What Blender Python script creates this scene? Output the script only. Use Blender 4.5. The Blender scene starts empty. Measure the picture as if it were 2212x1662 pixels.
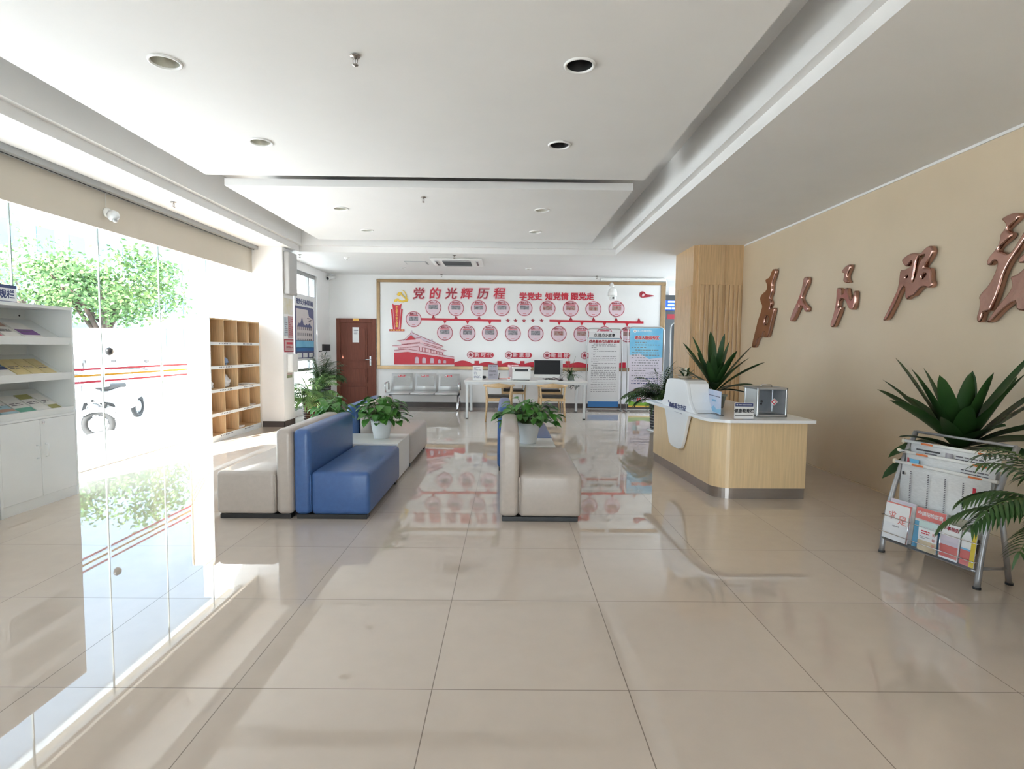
import bpy, bmesh, math, random
from mathutils import Vector, Matrix
from math import sin, cos, pi, radians

sc = bpy.context.scene
COL = sc.collection
# ------------------------------------------------------------------ camera
F, PITCH, YAW, ROLL, H = 1200.0, -0.06536, 0.00788, 0.01045, 1.3863
def _axes():
    cy, sy, cp, sp = cos(YAW), sin(YAW), cos(PITCH), sin(PITCH)
    f = Vector((sy*cp, cy*cp, sp)); r = Vector((cy, -sy, 0)); u = r.cross(f)
    cr, sr = cos(ROLL), sin(ROLL)
    return cr*r+sr*u, -sr*r+cr*u, f
AX_R, AX_U, AX_F = _axes()
cam_d = bpy.data.cameras.new('camera'); cam = bpy.data.objects.new('camera', cam_d); COL.objects.link(cam)
cam_d.sensor_fit = 'HORIZONTAL'; cam_d.sensor_width = 36.0; cam_d.lens = 36.0*F/2212
cam_d.clip_start = 0.05; cam_d.clip_end = 300
cam.matrix_world = Matrix(((AX_R.x, AX_U.x, -AX_F.x, 0), (AX_R.y, AX_U.y, -AX_F.y, 0), (AX_R.z, AX_U.z, -AX_F.z, H), (0, 0, 0, 1)))
sc.camera = cam
# ------------------------------------------------------------------ world, sun, exposure
SKY, SUN, EXPO = 4.8, 20.0, 0.82
w = bpy.data.worlds.new('sky'); sc.world = w; w.use_nodes = True
nt = w.node_tree; bg = nt.nodes['Background']
tc = nt.nodes.new('ShaderNodeTexCoord'); sep = nt.nodes.new('ShaderNodeSeparateXYZ'); rmp = nt.nodes.new('ShaderNodeValToRGB')
nt.links.new(tc.outputs['Generated'], sep.inputs[0]); nt.links.new(sep.outputs['Z'], rmp.inputs[0]); nt.links.new(rmp.outputs[0], bg.inputs['Color'])
rmp.color_ramp.elements[0].color = (0.82, 0.92, 1, 1); rmp.color_ramp.elements[1].color = (0.60, 0.79, 1, 1)
bg.inputs['Strength'].default_value = SKY
sd = bpy.data.lights.new('sun', 'SUN'); sun = bpy.data.objects.new('sun', sd); COL.objects.link(sun)
sd.energy = SUN; sd.angle = radians(0.6); sd.color = (1, 0.97, 0.92)
sun.rotation_euler = Vector((0.365, 1.0, -0.64)).to_track_quat('-Z', 'Y').to_euler()
sun.location = (-8, -8, 9)
vs = sc.view_settings
vs.view_transform = 'Standard'; vs.look = 'None'; vs.gamma = 1.0; vs.use_curve_mapping = False; vs.exposure = EXPO
cy_ = sc.cycles
cy_.max_bounces = 10; cy_.diffuse_bounces = 6; cy_.glossy_bounces = 4; cy_.transmission_bounces = 4; cy_.transparent_max_bounces = 10
cy_.caustics_reflective = False; cy_.caustics_refractive = False; cy_.sample_clamp_indirect = 8.0
cy_.use_denoising = True

# ------------------------------------------------------------------ pixel helpers (measurements taken from the photo)
def ray(x, y): return AX_R*((x-1106)/F) + AX_U*(-(y-831)/F) + AX_F
CAM = Vector((0, 0, H))
def atY(x, y, Y): d = ray(x, y); return CAM + d*(Y/d.y)
def atX(x, y, X): d = ray(x, y); return CAM + d*(X/d.x)
def atZ(x, y, Z): d = ray(x, y); return CAM + d*((Z-H)/d.z)

# ------------------------------------------------------------------ materials
MATS = {}
def mat(name, col, rough=0.5, metal=0.0, spec=0.5, noise=0.0, nscale=8.0, bump=0.0, bscale=60.0, stretch=None, col2=None, coat=0.0, emit=None, estr=0.0):
    if name in MATS: return MATS[name]
    m = bpy.data.materials.new(name); m.use_nodes = True; t = m.node_tree; b = t.nodes['Principled BSDF']
    c4 = (*col, 1)
    b.inputs['Base Color'].default_value = c4; b.inputs['Roughness'].default_value = rough; b.inputs['Metallic'].default_value = metal
    b.inputs['Specular IOR Level'].default_value = spec
    if coat: b.inputs['Coat Weight'].default_value = coat; b.inputs['Coat Roughness'].default_value = 0.08
    if emit: b.inputs['Emission Color'].default_value = (*emit, 1); b.inputs['Emission Strength'].default_value = estr
    if noise > 0 or bump > 0:
        tx = t.nodes.new('ShaderNodeTexCoord'); mp = t.nodes.new('ShaderNodeMapping'); t.links.new(tx.outputs['Object'], mp.inputs[0])
        if stretch: mp.inputs['Scale'].default_value = stretch
    if noise > 0:
        n = t.nodes.new('ShaderNodeTexNoise'); n.inputs['Scale'].default_value = nscale; n.inputs['Detail'].default_value = 4
        t.links.new(mp.outputs[0], n.inputs['Vector'])
        mx = t.nodes.new('ShaderNodeMix'); mx.data_type = 'RGBA'
        d = col2 if col2 else tuple(max(0, c*(1-noise)) for c in col)
        mr = t.nodes.new('ShaderNodeMapRange'); mr.inputs[1].default_value = 0.3; mr.inputs[2].default_value = 0.7
        t.links.new(n.outputs['Fac'], mr.inputs[0]); t.links.new(mr.outputs[0], mx.inputs[0])
        mx.inputs[6].default_value = c4; mx.inputs[7].default_value = (*d, 1)
        t.links.new(mx.outputs[2], b.inputs['Base Color'])
    if bump > 0:
        n2 = t.nodes.new('ShaderNodeTexNoise'); n2.inputs['Scale'].default_value = bscale; n2.inputs['Detail'].default_value = 3
        t.links.new(mp.outputs[0], n2.inputs['Vector'])
        bp = t.nodes.new('ShaderNodeBump'); bp.inputs['Strength'].default_value = bump; bp.inputs['Distance'].default_value = 0.01
        t.links.new(n2.outputs['Fac'], bp.inputs['Height']); t.links.new(bp.outputs[0], b.inputs['Normal'])
    MATS[name] = m; return m
def glass(name, tint=(1, 1, 1), refl=1.0, rough=0.0):
    if name in MATS: return MATS[name]
    m = bpy.data.materials.new(name); m.use_nodes = True; t = m.node_tree
    for n in list(t.nodes):
        if n.type != 'OUTPUT_MATERIAL': t.nodes.remove(n)
    out = [n for n in t.nodes if n.type == 'OUTPUT_MATERIAL'][0]
    tr = t.nodes.new('ShaderNodeBsdfTransparent'); tr.inputs[0].default_value = (*tint, 1)
    gl = t.nodes.new('ShaderNodeBsdfGlossy'); gl.inputs['Roughness'].default_value = rough
    lw = t.nodes.new('ShaderNodeLayerWeight'); lw.inputs[0].default_value = 0.5
    pw = t.nodes.new('ShaderNodeMath'); pw.operation = 'POWER'; pw.inputs[1].default_value = 5.0
    ml = t.nodes.new('ShaderNodeMath'); ml.operation = 'MULTIPLY_ADD'; ml.inputs[1].default_value = 0.94*refl; ml.inputs[2].default_value = 0.04*refl
    mx = t.nodes.new('ShaderNodeMixShader')
    t.links.new(lw.outputs['Facing'], pw.inputs[0]); t.links.new(pw.outputs[0], ml.inputs[0]); t.links.new(ml.outputs[0], mx.inputs[0]); t.links.new(tr.outputs[0], mx.inputs[1]); t.links.new(gl.outputs[0], mx.inputs[2])
    t.links.new(mx.outputs[0], out.inputs[0]); MATS[name] = m; return m
def floor_mat():
    m = mat('floor_tile', (0.60, 0.52, 0.44), 0.05, spec=0.5); t = m.node_tree; b = t.nodes['Principled BSDF']; b.inputs['Coat Weight'].default_value = 0.3; b.inputs['Coat Roughness'].default_value = 0.012
    g = t.nodes.new('ShaderNodeNewGeometry'); s = t.nodes.new('ShaderNodeSeparateXYZ'); t.links.new(g.outputs['Position'], s.inputs[0])
    def M(op, a, v=None, w_=None):
        n = t.nodes.new('ShaderNodeMath'); n.operation = op
        t.links.new(a, n.inputs[0]) if not isinstance(a, float) else setattr(n.inputs[0], 'default_value', a)
        if v is not None:
            if isinstance(v, float): n.inputs[1].default_value = v
            else: t.links.new(v, n.inputs[1])
        return n.outputs[0]
    ds = []; cells = []
    for ax, o in (('X', -0.2949), ('Y', 2.1716)):
        q = M('DIVIDE', M('SUBTRACT', s.outputs[ax], o), 0.8)
        fr = M('FRACT', q); cells.append(M('FLOOR', q))
        ds.append(M('SUBTRACT', 0.5, M('ABSOLUTE', M('SUBTRACT', fr, 0.5))))
    line = M('LESS_THAN', M('MINIMUM', ds[0], ds[1]), 0.0026)
    cb = t.nodes.new('ShaderNodeCombineXYZ'); t.links.new(cells[0], cb.inputs[0]); t.links.new(cells[1], cb.inputs[1])
    wn = t.nodes.new('ShaderNodeTexWhiteNoise'); t.links.new(cb.outputs[0], wn.inputs['Vector'])
    nz = t.nodes.new('ShaderNodeTexNoise'); nz.inputs['Scale'].default_value = 9; nz.inputs['Detail'].default_value = 6; t.links.new(g.outputs['Position'], nz.inputs['Vector'])
    k = M('ADD', M('MULTIPLY', wn.outputs['Value'], 0.05), M('MULTIPLY', nz.outputs['Fac'], 0.10))
    k = M('ADD', k, 0.90)
    hs = t.nodes.new('ShaderNodeHueSaturation'); hs.inputs['Color'].default_value = (*FLOORC, 1); t.links.new(k, hs.inputs['Value'])
    mx = t.nodes.new('ShaderNodeMix'); mx.data_type = 'RGBA'; t.links.new(line, mx.inputs[0]); t.links.new(hs.outputs[0], mx.inputs[6]); mx.inputs[7].default_value = (0.20, 0.155, 0.12, 1)
    t.links.new(mx.outputs[2], b.inputs['Base Color'])
    ro = M('ADD', M('MULTIPLY', line, 0.4), 0.014); t.links.new(ro, b.inputs['Roughness'])
    return m
FLOORC = (0.615, 0.53, 0.455)

M_CEIL = mat('ceiling_plaster', (0.775, 0.765, 0.75), 0.75, noise=0.03, nscale=2, bump=0.02, bscale=120)
M_WALL = mat('white_wall_paint', (0.88, 0.87, 0.86), 0.6, noise=0.03, nscale=3, bump=0.02, bscale=150)
M_BEIGE = mat('beige_polished_wall_panel', (0.64, 0.525, 0.38), 0.2, spec=0.45, noise=0.06, nscale=1.5)
M_TAN = mat('tan_veneer', (0.68, 0.46, 0.25), 0.4, noise=0.25, nscale=5, stretch=(12, 12, 0.6), coat=0.3)
M_OAK = mat('oak_veneer', (0.76, 0.54, 0.31), 0.45, noise=0.25, nscale=5, stretch=(14, 14, 0.7))
M_COUNTER = mat('counter_veneer', (0.83, 0.62, 0.36), 0.35, noise=0.14, nscale=5, stretch=(14, 14, 0.6), coat=0.5)
M_CHAIR = mat('chair_ash_wood', (0.66, 0.45, 0.24), 0.4, noise=0.2, nscale=6, stretch=(3, 3, 8))
M_DOOR = mat('red_brown_door_wood', (0.20, 0.062, 0.038), 0.55, spec=0.3, noise=0.25, nscale=5, stretch=(12, 12, 0.7))
M_WHITE = mat('white_laminate', (0.82, 0.82, 0.80), 0.35, noise=0.02, nscale=4)
M_SHELF = mat('white_melamine', (0.76, 0.78, 0.77), 0.4, noise=0.03, nscale=4)
M_SOLID = mat('white_solid_surface', (0.88, 0.90, 0.92), 0.15, noise=0.02, nscale=4)
M_GREYL = mat('warm_grey_leatherette', (0.48, 0.425, 0.38), 0.42, noise=0.06, nscale=30, bump=0.12, bscale=260, coat=0.3)
M_BLUEL = mat('blue_leatherette', (0.050, 0.125, 0.33), 0.42, noise=0.12, nscale=30, bump=0.12, bscale=260, coat=0.2)
M_BLACK = mat('black_plastic', (0.02, 0.02, 0.022), 0.4, noise=0.2, nscale=20)
M_SCREEN = mat('dark_screen', (0.012, 0.012, 0.014), 0.45, spec=0.25, noise=0.1, nscale=3)
M_DARK = mat('black_leather', (0.025, 0.02, 0.018), 0.45, noise=0.2, nscale=30, bump=0.1, bscale=200)
M_BASEB = mat('dark_baseboard', (0.085, 0.065, 0.06), 0.25, noise=0.15, nscale=6)
M_STEEL = mat('brushed_steel', (0.42, 0.38, 0.35), 0.3, metal=0.9, noise=0.08, nscale=4, stretch=(1, 1, 40))
M_CHROME = mat('chrome', (0.7, 0.7, 0.72), 0.15, metal=1.0, noise=0.03, nscale=4)
M_ALU = mat('aluminium', (0.55, 0.55, 0.55), 0.35, metal=0.8, noise=0.05, nscale=20)
M_RACK = mat('silver_rack_paint', (0.36, 0.355, 0.36), 0.35, metal=0.5, noise=0.05, nscale=20)
M_BENCH = mat('perforated_steel_white', (0.68, 0.68, 0.67), 0.35, metal=0.25, noise=0.04, nscale=200)
M_GREYM = mat('grey_metal', (0.36, 0.37, 0.37), 0.4, metal=0.3, noise=0.05, nscale=6)
M_VAL = mat('beige_valance', (0.56, 0.505, 0.42), 0.6, noise=0.05, nscale=2)
M_GLASS = glass('window_glass', (0.96, 0.98, 0.97), 0.9)
M_ACRYL = glass('clear_acrylic', (0.97, 0.98, 1.0), 0.8)
M_RED = mat('mural_red', (0.56, 0.012, 0.035), 0.4, noise=0.05, nscale=10)
M_CRIM = mat('mural_dark_red', (0.36, 0.012, 0.03), 0.4, noise=0.1, nscale=10)
M_PINK = mat('mural_pink', (0.80, 0.56, 0.60), 0.45, noise=0.03, nscale=10)
M_PALE = mat('mural_pale_lilac', (0.66, 0.53, 0.61), 0.45, noise=0.03, nscale=10)
M_PANEL = mat('mural_white_panel', (0.80, 0.795, 0.785), 0.2, noise=0.02, nscale=3)
M_GOLD = mat('gold_plastic', (0.75, 0.50, 0.05), 0.3, metal=0.2, noise=0.1, nscale=12)
M_YEL = mat('yellow_lettering', (0.85, 0.50, 0.10), 0.4, noise=0.05, nscale=12)
M_GFRAME = mat('gold_mirror_frame', (0.46, 0.31, 0.17), 0.22, metal=0.55, noise=0.35, nscale=2.5)
M_INK = mat('black_ink', (0.03, 0.03, 0.035), 0.6, noise=0.1, nscale=30)
M_GINK = mat('grey_ink', (0.16, 0.15, 0.17), 0.6, noise=0.1, nscale=30)
M_NAVY = mat('navy_ink', (0.035, 0.05, 0.16), 0.5, noise=0.1, nscale=30)
M_PHOTO = mat('grey_photo_print', (0.10, 0.095, 0.11), 0.5, noise=1, nscale=22, col2=(0.42, 0.40, 0.43))
M_PHOTOR = mat('reddish_photo_print', (0.30, 0.06, 0.05), 0.5, noise=1, nscale=22, col2=(0.40, 0.36, 0.33))
M_PAPER = mat('white_paper', (0.80, 0.80, 0.80), 0.7, noise=0.03, nscale=20)
M_NEWS = mat('newsprint', (0.78, 0.79, 0.79), 0.8, noise=0.14, nscale=35, stretch=(1, 1, 6))
M_COPPER = mat('polished_copper', (0.50, 0.29, 0.235), 0.12, metal=1.0, noise=0.1, nscale=6, bump=0.25, bscale=5)
M_LEAF = mat('pothos_leaf', (0.030, 0.125, 0.018), 0.35, noise=0.55, nscale=9, col2=(0.075, 0.24, 0.035))
M_LEAFD = mat('dracaena_leaf', (0.012, 0.040, 0.010), 0.38, spec=0.35, noise=0.5, nscale=5, col2=(0.026, 0.07, 0.016))
M_PALM = mat('palm_leaf', (0.10, 0.24, 0.07), 0.4, noise=0.6, nscale=6, col2=(0.24, 0.40, 0.10))
M_PALMD = mat('dark_palm_leaf', (0.018, 0.065, 0.02), 0.4, noise=0.6, nscale=6, col2=(0.06, 0.12, 0.025))
M_STEM = mat('green_stem', (0.12, 0.19, 0.05), 0.5, noise=0.3, nscale=10)
M_SOIL = mat('dark_soil', (0.035, 0.022, 0.015), 0.9, noise=0.5, nscale=40, bump=0.5, bscale=60)
M_POT = mat('white_plastic_pot', (0.68, 0.70, 0.71), 0.4, noise=0.03, nscale=8)
M_BROWNPOT = mat('brown_glazed_pot', (0.09, 0.03, 0.015), 0.12, noise=0.3, nscale=6)
M_DARKPOT = mat('dark_glazed_pot', (0.03, 0.035, 0.04), 0.12, noise=0.3, nscale=6)
M_GOLDL = mat('pale_gold_band', (0.55, 0.36, 0.22), 0.25, metal=0.4, noise=0.1, nscale=6)
M_SKYB = mat('sky_blue_print', (0.13, 0.42, 0.68), 0.5, noise=0.4, nscale=2.5, col2=(0.26, 0.60, 0.78))
M_LILAC = mat('lilac_print', (0.66, 0.60, 0.68), 0.5, noise=0.08, nscale=2.5)
M_BLUEP = mat('blue_print', (0.03, 0.16, 0.42), 0.5, noise=0.1, nscale=4)
M_GREENP = mat('green_print', (0.22, 0.46, 0.05), 0.5, noise=0.3, nscale=8)
M_SKIN = mat('printed_skin', (0.72, 0.42, 0.28), 0.5, noise=0.05, nscale=8)

# ------------------------------------------------------------------ mesh building
ORI = {}
def tag(o, label=None, cat=None, group=None, kind=None):
    if label: o['label'] = label
    if cat: o['category'] = cat
    if group: o['group'] = group
    if kind: o['kind'] = kind
    return o
def thing(name, label, cat, loc=(0, 0, 0), group=None):
    o = bpy.data.objects.new(name, None); COL.objects.link(o); o.location = loc; o.empty_display_size = 0.1
    ORI[o] = Vector(loc); return tag(o, label, cat, group)
class MB:
    def __init__(s, smooth=False): s.v = []; s.f = []; s.m = []; s.mats = []; s.smooth = smooth; s.sm = []
    def mi(s, m):
        if m not in s.mats: s.mats.append(m)
        return s.mats.index(m)
    def add(s, vs, fs, m, sm=None):
        n = len(s.v); s.v += [Vector(x) for x in vs]; k = s.mi(m)
        for f in fs: s.f.append([n+i for i in f]); s.m.append(k); s.sm.append(s.smooth if sm is None else sm)
        return s
    def bm(s, b, m, mx=None, sm=None):
        b.verts.index_update(); vs = [(mx @ v.co) if mx else v.co.copy() for v in b.verts]
        s.add(vs, [[v.index for v in f.verts] for f in b.faces], m, sm); b.free(); return s
    def box(s, a, b, m, bev=0.0, seg=2, mx=None, sm=None):
        a = Vector(a); b = Vector(b); lo = Vector(map(min, a, b)); hi = Vector(map(max, a, b))
        q = bmesh.new(); bmesh.ops.create_cube(q, size=1)
        for v in q.verts: v.co = Vector([(lo[i]+hi[i])/2 + v.co[i]*(hi[i]-lo[i]) for i in range(3)])
        if bev > 0: bmesh.ops.bevel(q, geom=q.edges[:], offset=bev, segments=seg, profile=0.5, affect='EDGES')
        return s.bm(q, m, mx, (bev > 0 and seg > 2) if sm is None else sm)
    def tube(s, pts, r, m, n=10, cap=True, sm=True, closed=False):
        pts = [Vector(p) for p in pts]; k = len(pts); rs = r if isinstance(r, (list, tuple)) else [r]*k
        up = None; vs = []
        for i, p in enumerate(pts):
            if closed: d = (pts[(i+1) % k]-pts[i-1]).normalized()
            else: d = (pts[min(i+1, k-1)]-pts[max(i-1, 0)]).normalized()
            if up is None: up = Vector((0, 0, 1)) if abs(d.z) < 0.9 else Vector((1, 0, 0))
            a = d.cross(up).normalized(); up = a.cross(d).normalized()
            for j in range(n):
                t = 2*pi*j/n; vs.append(p + a*cos(t)*rs[i] + up*sin(t)*rs[i])
        fs = []
        for i in range(k if closed else k-1):
            for j in range(n):
                i2 = (i+1) % k
                fs.append((i*n+j, i*n+(j+1) % n, i2*n+(j+1) % n, i2*n+j))
        s.add(vs, fs, m, sm)
        if cap and not closed:
            s.add(vs[:n], [list(range(n))[::-1]], m, False); s.add(vs[-n:], [list(range(n))], m, False)
        return s
    def lathe(s, prof, c, m, n=24, sm=True, mx=None):
        c = Vector(c); vs = []
        for (r, z) in prof:
            for j in range(n):
                t = 2*pi*j/n; p = Vector((r*cos(t), r*sin(t), z)); p = mx @ p if mx else p; vs.append(c+p)
        fs = []
        for i in range(len(prof)-1):
            for j in range(n): fs.append((i*n+j, i*n+(j+1) % n, (i+1)*n+(j+1) % n, (i+1)*n+j))
        return s.add(vs, fs, m, sm)
    def prism(s, poly, fr, t, m, w0=0.0):
        """poly (u,v) convex or simple, extruded from w0 to w0+t along the frame normal"""
        O, U, V = fr; N = U.cross(V); n = len(poly)
        q = bmesh.new(); vs = [q.verts.new(O+U*u+V*v+N*(w0+t)) for u, v in poly]
        fb = q.faces.new(vs); bmesh.ops.triangulate(q, faces=[fb]); s.bm(q, m, None, False)
        a = [O+U*u+V*v+N*w0 for u, v in poly]; b = [O+U*u+V*v+N*(w0+t) for u, v in poly]
        return s.add(a+b, [(i, (i+1) % n, n+(i+1) % n, n+i) for i in range(n)], m, False)
    def rect(s, u0, v0, u1, v1, fr, t, m, w0=0.0): return s.prism([(u0, v0), (u1, v0), (u1, v1), (u0, v1)], fr, t, m, w0)
    def disc(s, u, v, r, fr, t, m, w0=0.0, n=28): return s.prism([(u+r*cos(2*pi*i/n), v+r*sin(2*pi*i/n)) for i in range(n)], fr, t, m, w0)
    def build(s, name, parent=None, label=None, origin=None, recalc=True):
        o0 = ORI[parent] if parent is not None else Vector(origin or (0, 0, 0))
        me = bpy.data.meshes.new(name); me.from_pydata([v-o0 for v in s.v], [], s.f)
        for m in s.mats: me.materials.append(m)
        me.polygons.foreach_set('material_index', s.m); me.polygons.foreach_set('use_smooth', s.sm)
        if recalc:
            b = bmesh.new(); b.from_mesh(me); bmesh.ops.remove_doubles(b, verts=b.verts[:], dist=1e-6); bmesh.ops.recalc_face_normals(b, faces=b.faces[:]); b.to_mesh(me); b.free()
        o = bpy.data.objects.new(name, me); COL.objects.link(o)
        if parent is not None: o.parent = parent
        else: o.location = o0
        ORI[o] = o0
        if label: o['label'] = label
        return o
def struct(mb, name, parent=None):
    o = mb.build(name, parent); 
    if parent is None: o['kind'] = 'structure'
    return o
def copy_tree(o, parent=None):
    c = o.copy(); COL.objects.link(c); ORI[c] = ORI.get(o, Vector())
    if parent is not None: c.parent = parent
    for ch in o.children: copy_tree(ch, c)
    return c
def place(root, loc, rz=0.0, label=None, group=None):
    root.location = loc; root.rotation_euler = (0, 0, rz)
    if label: root['label'] = label
    if group: root['group'] = group
    return root
X_, Y_, Z_ = Vector((1, 0, 0)), Vector((0, 1, 0)), Vector((0, 0, 1))
def FY(y, o=(0, 0)): return (Vector((o[0], y, o[1])), X_, Z_)          # faces the camera (-Y): u = x, v = z
def FXp(x, o=(0, 0)): return (Vector((x, o[0], o[1])), Y_, Z_)         # faces +X: u = y, v = z
def FXm(x, o=(0, 0)): return (Vector((x, o[0], o[1])), -Y_, Z_)        # faces -X: u = -y
def chaikin(p, k=1):
    for _ in range(k):
        q = []
        for i in range(len(p)):
            a, b = p[i], p[(i+1) % len(p)]
            q += [(a[0]*.75+b[0]*.25, a[1]*.75+b[1]*.25), (a[0]*.25+b[0]*.75, a[1]*.25+b[1]*.75)]
        p = q
    return p
def _curve_mesh(cd, mx, m, name, parent, origin=None, label=None, spread=0.0):
    tmp = bpy.data.objects.new('tmp', cd); COL.objects.link(tmp)
    dg = bpy.context.evaluated_depsgraph_get(); me = bpy.data.meshes.new_from_object(tmp.evaluated_get(dg))
    bpy.data.objects.remove(tmp)
    o0 = ORI[parent] if parent is not None else Vector(origin or (0, 0, 0))
    if spread > 0:                                   # heavier strokes: the glyph laid down several times around itself
        b = bmesh.new(); k = 6 if spread < 0.008 else 10
        for i in range(k):
            n0 = len(b.verts); b.from_mesh(me); b.verts.ensure_lookup_table()
            for v in b.verts[n0:]: v.co += Vector((spread*cos(2*pi*i/k), spread*sin(2*pi*i/k), 0.00025*i))
        b.to_mesh(me); b.free()
    me.transform(Matrix.Translation(-o0) @ mx); me.name = name
    me.materials.clear(); me.materials.append(m)
    o = bpy.data.objects.new(name, me); COL.objects.link(o)
    if parent is not None: o.parent = parent
    else: o.location = o0
    ORI[o] = o0
    if label: o['label'] = label
    return o
def frame_mx(fr, w0=0.0):
    O, U, V = fr; N = U.cross(V); O = O+N*w0
    return Matrix(((U.x, V.x, N.x, O.x), (U.y, V.y, N.y, O.y), (U.z, V.z, N.z, O.z), (0, 0, 0, 1)))
def shape(name, polys, fr, t, m, parent=None, w0=0.0, bevel=0.0, origin=None, label=None):
    """filled outline with holes, extruded t along the normal"""
    cd = bpy.data.curves.new(name, 'CURVE'); cd.dimensions = '2D'; cd.fill_mode = 'BOTH'; cd.extrude = max(t/2-bevel, 0.0002)
    if bevel: cd.bevel_depth = bevel; cd.bevel_resolution = 2; cd.offset = -bevel
    for p in polys:
        sp = cd.splines.new('POLY'); sp.points.add(len(p)-1); sp.use_cyclic_u = True
        for i, (u, v) in enumerate(p): sp.points[i].co = (u, v, 0, 1)
    return _curve_mesh(cd, frame_mx(fr, w0+t/2), m, name, parent, origin, label)
def text(s, size, u, v, fr, m, name, parent=None, t=0.002, w0=0.0, bold=0.0, shear=0.0, align='CENTER', space=1.0, sx=1.0, origin=None, rot=0.0):
    cd = bpy.data.curves.new(name, 'FONT'); cd.body = s; cd.size = size; cd.align_x = align; cd.align_y = 'CENTER'; cd.extrude = t/2; cd.shear = shear
    cd.space_character = space; cd.resolution_u = 2
    mx = frame_mx(fr, w0+t/2) @ Matrix.Translation((u, v, 0)) @ Matrix.Rotation(rot, 4, 'Z') @ Matrix.Diagonal((sx, 1, 1, 1))
    return _curve_mesh(cd, mx, m, name, parent, origin, None, bold)
def star(u, v, r, k=0.4):
    return [(u+(r if i % 2 == 0 else r*k)*sin(pi*i/5), v+(r if i % 2 == 0 else r*k)*cos(pi*i/5)) for i in range(10)]
def arc(cx, cy, r, a0, a1, n=8): return [(cx+r*cos(radians(a0+(a1-a0)*i/n)), cy+r*sin(radians(a0+(a1-a0)*i/n))) for i in range(n+1)]
def rrect(u0, v0, u1, v1, r, n=5):
    return arc(u1-r, v1-r, r, 0, 90, n)+arc(u0+r, v1-r, r, 90, 180, n)+arc(u0+r, v0+r, r, 180, 270, n)+arc(u1-r, v0+r, r, 270, 360, n)
def lines(mb, rng, u0, u1, v0, v1, n, fr, m, w0, h=0.5, t=0.0006, gap=0.25, indent=()):
    """rows of small dashes, the way print too small to read looks"""
    dv = (v1-v0)/n
    for i in range(n):
        v = v1-dv*(i+0.5); u = u0+(0.08*(u1-u0) if i in indent else 0); end = u1 if rng.random() > gap else u0+(u1-u0)*rng.uniform(0.3, 0.95)
        while u < end:
            L = min(rng.uniform(0.6, 3.0)*dv, end-u)
            mb.rect(u, v-dv*h/2, u+L, v+dv*h/2, fr, t, m, w0); u += L+dv*rng.uniform(0.15, 0.5)
# ================================================================== the room shell
XR, YB, XLF, XG = 3.70, 12.92, -4.13, -4.62        # right wall, back wall, far left wall, glazing plane
ZC, ZP, ZU = 3.04, 3.20, 3.52                       # perimeter ceiling, hung panels, upper ceiling
YN = -4.5
struct(MB().box((-4.9, YN-0.2, -0.1), (6.2, 17.2, 0), floor_mat()), 'floor')
b = MB()
OX0, OX1, OY0, OY1 = -3.68, 1.88, -1.6, 9.92         # opening of the stepped tray
b.box((-4.9, OY1, ZC), (6.2, 17.2, ZC+0.1), M_CEIL); b.box((-4.9, YN-0.2, ZC), (6.2, OY0, ZC+0.1), M_CEIL)
b.box((-4.9, OY0, ZC), (OX0, OY1, ZC+0.1), M_CEIL); b.box((OX1, OY0, ZC), (6.2, OY1, ZC+0.1), M_CEIL)
b.box((OX0-0.3, OY0-0.3, ZU), (OX1+0.3, OY1+0.3, ZU+0.1), M_CEIL)
s = 0.07                                             # upper step stands further in than the lower one
b.box((OX0-0.1, OY0+s, ZC+0.10), (OX0+s, OY1-s, ZU), M_CEIL); b.box((OX1-s, OY0+s, ZC+0.10), (OX1+0.1, OY1-s, ZU), M_CEIL)
b.box((OX0-0.1, OY1-s, ZC+0.10), (OX1+0.1, OY1+0.1, ZU), M_CEIL); b.box((OX0-0.1, OY0-0.1, ZC+0.10), (OX1+0.1, OY0+s, ZU), M_CEIL)
struct(b, 'ceiling')
# hung panels with round openings for the downlights
DL = [(-2.22, 3.71), (0.44, 3.68), (-2.22, 5.10), (0.44, 5.08), (-2.22, 7.46), (0.43, 7.42), (-2.22, 8.83), (0.41, 8.79), (-2.22, 2.2), (0.44, 2.2)]
def panel(name, x0, y0, x1, y1):
    p = MB().box((x0, y0, ZP), (x1, y1, ZP+0.08), M_CEIL).build(name)
    k = MB()
    for (x, y) in DL:
        if x0 < x < x1 and y0 < y < y1: k.lathe([(0.001, ZP-0.1), (0.082, ZP-0.1), (0.082, ZP+0.2), (0.001, ZP+0.2)], (x, y, 0), M_CEIL, 32, False)
    if k.v:
        c = k.build('cut'); md = p.modifiers.new('cut', 'BOOLEAN'); md.object = c; md.operation = 'DIFFERENCE'; md.solver = 'EXACT'
        dg = bpy.context.evaluated_depsgraph_get(); me = bpy.data.meshes.new_from_object(p.evaluated_get(dg)); p.modifiers.clear(); p.data = me
        bpy.data.objects.remove(c)
    p['kind'] = 'structure'; return p
panel('trim_1', -3.24, -1.2, 1.45, 6.08)
panel('trim_2', -3.24, 6.47, 1.41, 9.62)
b = MB()                                             # hangers carrying the panels from the upper ceiling
for y0, y1 in ((-1.0, 4.6), (7.4, 9.3)):
    b.box((-2.6, y0, ZP+0.08), (-2.5, y1, ZU), M_CEIL); b.box((0.7, y0, ZP+0.08), (0.8, y1, ZU), M_CEIL)
struct(b, 'trim_3')
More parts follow.
